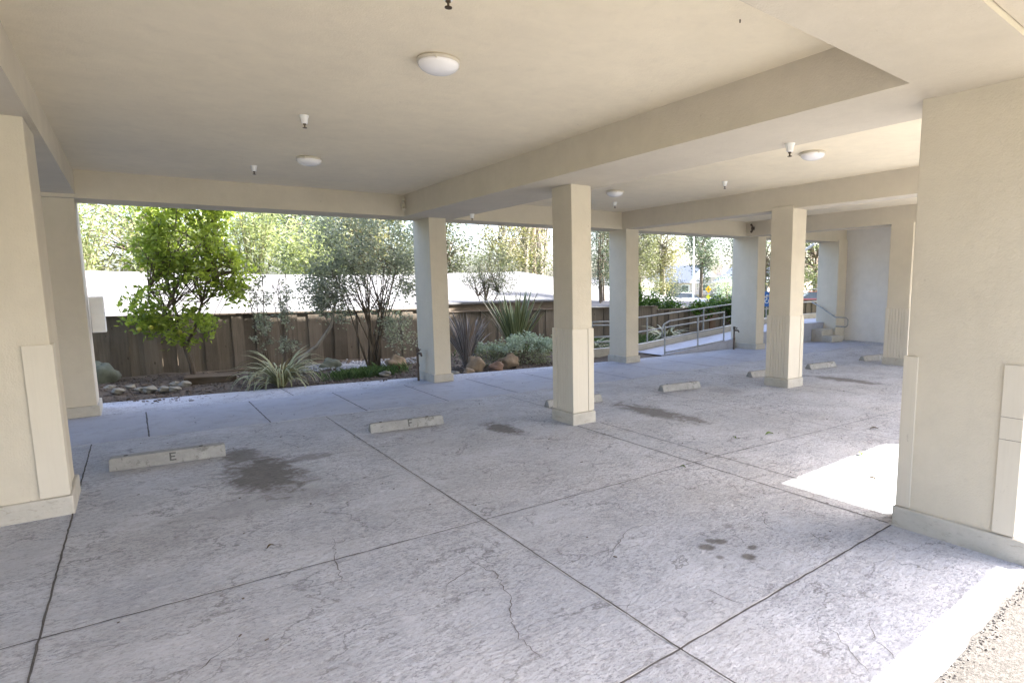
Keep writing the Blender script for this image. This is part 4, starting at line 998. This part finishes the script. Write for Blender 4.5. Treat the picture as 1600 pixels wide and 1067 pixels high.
for u0, u1, v0, v1 in ((-.012, .008, -.03, .09), (-.012, .05, -.035, -.015), (.035, .055, -.10, -.02), (-.012, .04, .035, .05), (-.018, .014, .10, .13), (.05, .08, -.105, -.088)):
    b.add([c1+sv*u+Vector((0, 0, v))+nv*.046 for u, v in ((u0, v0), (u1, v0), (u1, v1), (u0, v1))], [(0, 1, 2, 3)])
b.build('wheelchair_symbol', 'white', t)

# far house
t = thing('far_house', (72, 63, -1), 'far two-storey house with a blue-grey roof beyond the street', 'house')
b = MB(); b.box(70, 82, 52, 76, -1.2, 1.7); b.box(70.6, 82, 56, 64, 1.7, 2.6); b.build('wall', 'hwall', t)
b = MB()
def gable(b, x0, x1, y0, y1, z0, z1):
    xm = (x0+x1)/2
    b.add([(x0, y0, z0), (x1, y0, z0), (x1, y1, z0), (x0, y1, z0), (xm, y0+1.2, z1), (xm, y1-1.2, z1)], [(0, 3, 5, 4), (1, 4, 5, 2), (0, 4, 1), (3, 2, 5), (0, 1, 2, 3)])
gable(b, 69.5, 78, 51.5, 61.0, 1.71, 4.6); gable(b, 69.5, 78, 65.4, 76.5, 1.71, 4.6); b.build('roof', 'slate', t)
b = MB(); b.box(72.5, 73.6, 61.4, 62.6, 1.6, 4.3); b.build('chimney', 'hwall', t)
b = MB(); b.box(69.4, 70.2, 60, 70, -.1, .15); b.build('porch_roof', 'hwall', t)
for (y0, y1, z0, z1) in [(53.5, 54.6, .3, 1.1), (57.0, 58.4, .4, 1.3), (59.2, 60.2, .4, 1.3), (62, 63, .5, 1.4), (66.0, 67.4, .4, 1.3), (70.0, 71.4, .4, 1.3), (57.0, 58.6, -.9, -.1), (61.0, 62.0, -1.1, -.1), (65.0, 66.5, -.9, -.1)]:
    b = MB(); b.box(69.93, 70.02, y0-.12, y1+.12, z0-.12, z1+.12); wf = b.build('window_frame', 'white', t)
    b = MB(); b.box(69.90, 69.94, y0, y1, z0, z1); b.build('pane', 'winglass', wf)
t = thing('far_house', (60, 58, -1), 'pale low house left of the street tree, mostly behind the shrubs', 'house')
b = MB(); b.box(52, 58, 60, 72, -1.2, 1.1); b.build('wall', 'white', t)
b = MB(); gable(b, 51.4, 58.6, 59.3, 73, 1.11, 2.6); b.build('roof', 'roof', t)
for y0 in (61, 64, 67, 70):
    b = MB(); b.box(51.93, 52.02, y0, y0+1.1, -.4, .5); b.build('window', 'winglass', t)
# lawn strip and hedge beyond the landing
b = MB()
for i in range(9000):
    x, y = random.uniform(19, 34), random.uniform(11.5, 22); o = len(b.v); a = random.uniform(0, 6.28); l = random.uniform(.06, .16); z = land_z(x, y); dx, dy = math.cos(a)*.03, math.sin(a)*.03
    b.v += [(x-dx, y-dy, z), (x+dx, y+dy, z), (x+dy, y-dx, z+l)]; b.t += [random.random()]*3; b.e += [0]*3; b.f.append((o, o+1, o+2))
tag(b.build('lawn_grass', 'ivy'), kind='stuff')
t = thing('clipped_hedge', (22, 14, 0), 'low green hedge seen over the landing beside the end column', 'hedge')
leaves_mesh('foliage', blob_centers((22.5, 14.2, .25), (1.5, 1.0, .35), 50), .12, 2600, .12, 'ivy', t, .6, .1)
# downspout by the end column
t = thing('downspout', (15.1, 9.75, 2.6), 'short white slanting pipe at the top of the end column', 'pipe')
b = MB(); b.tube([(15.30, 9.72, 2.66), (15.22, 9.95, 2.50), (15.20, 10.02, 2.42)], .035, 8); b.build('pipe', 'white', t)
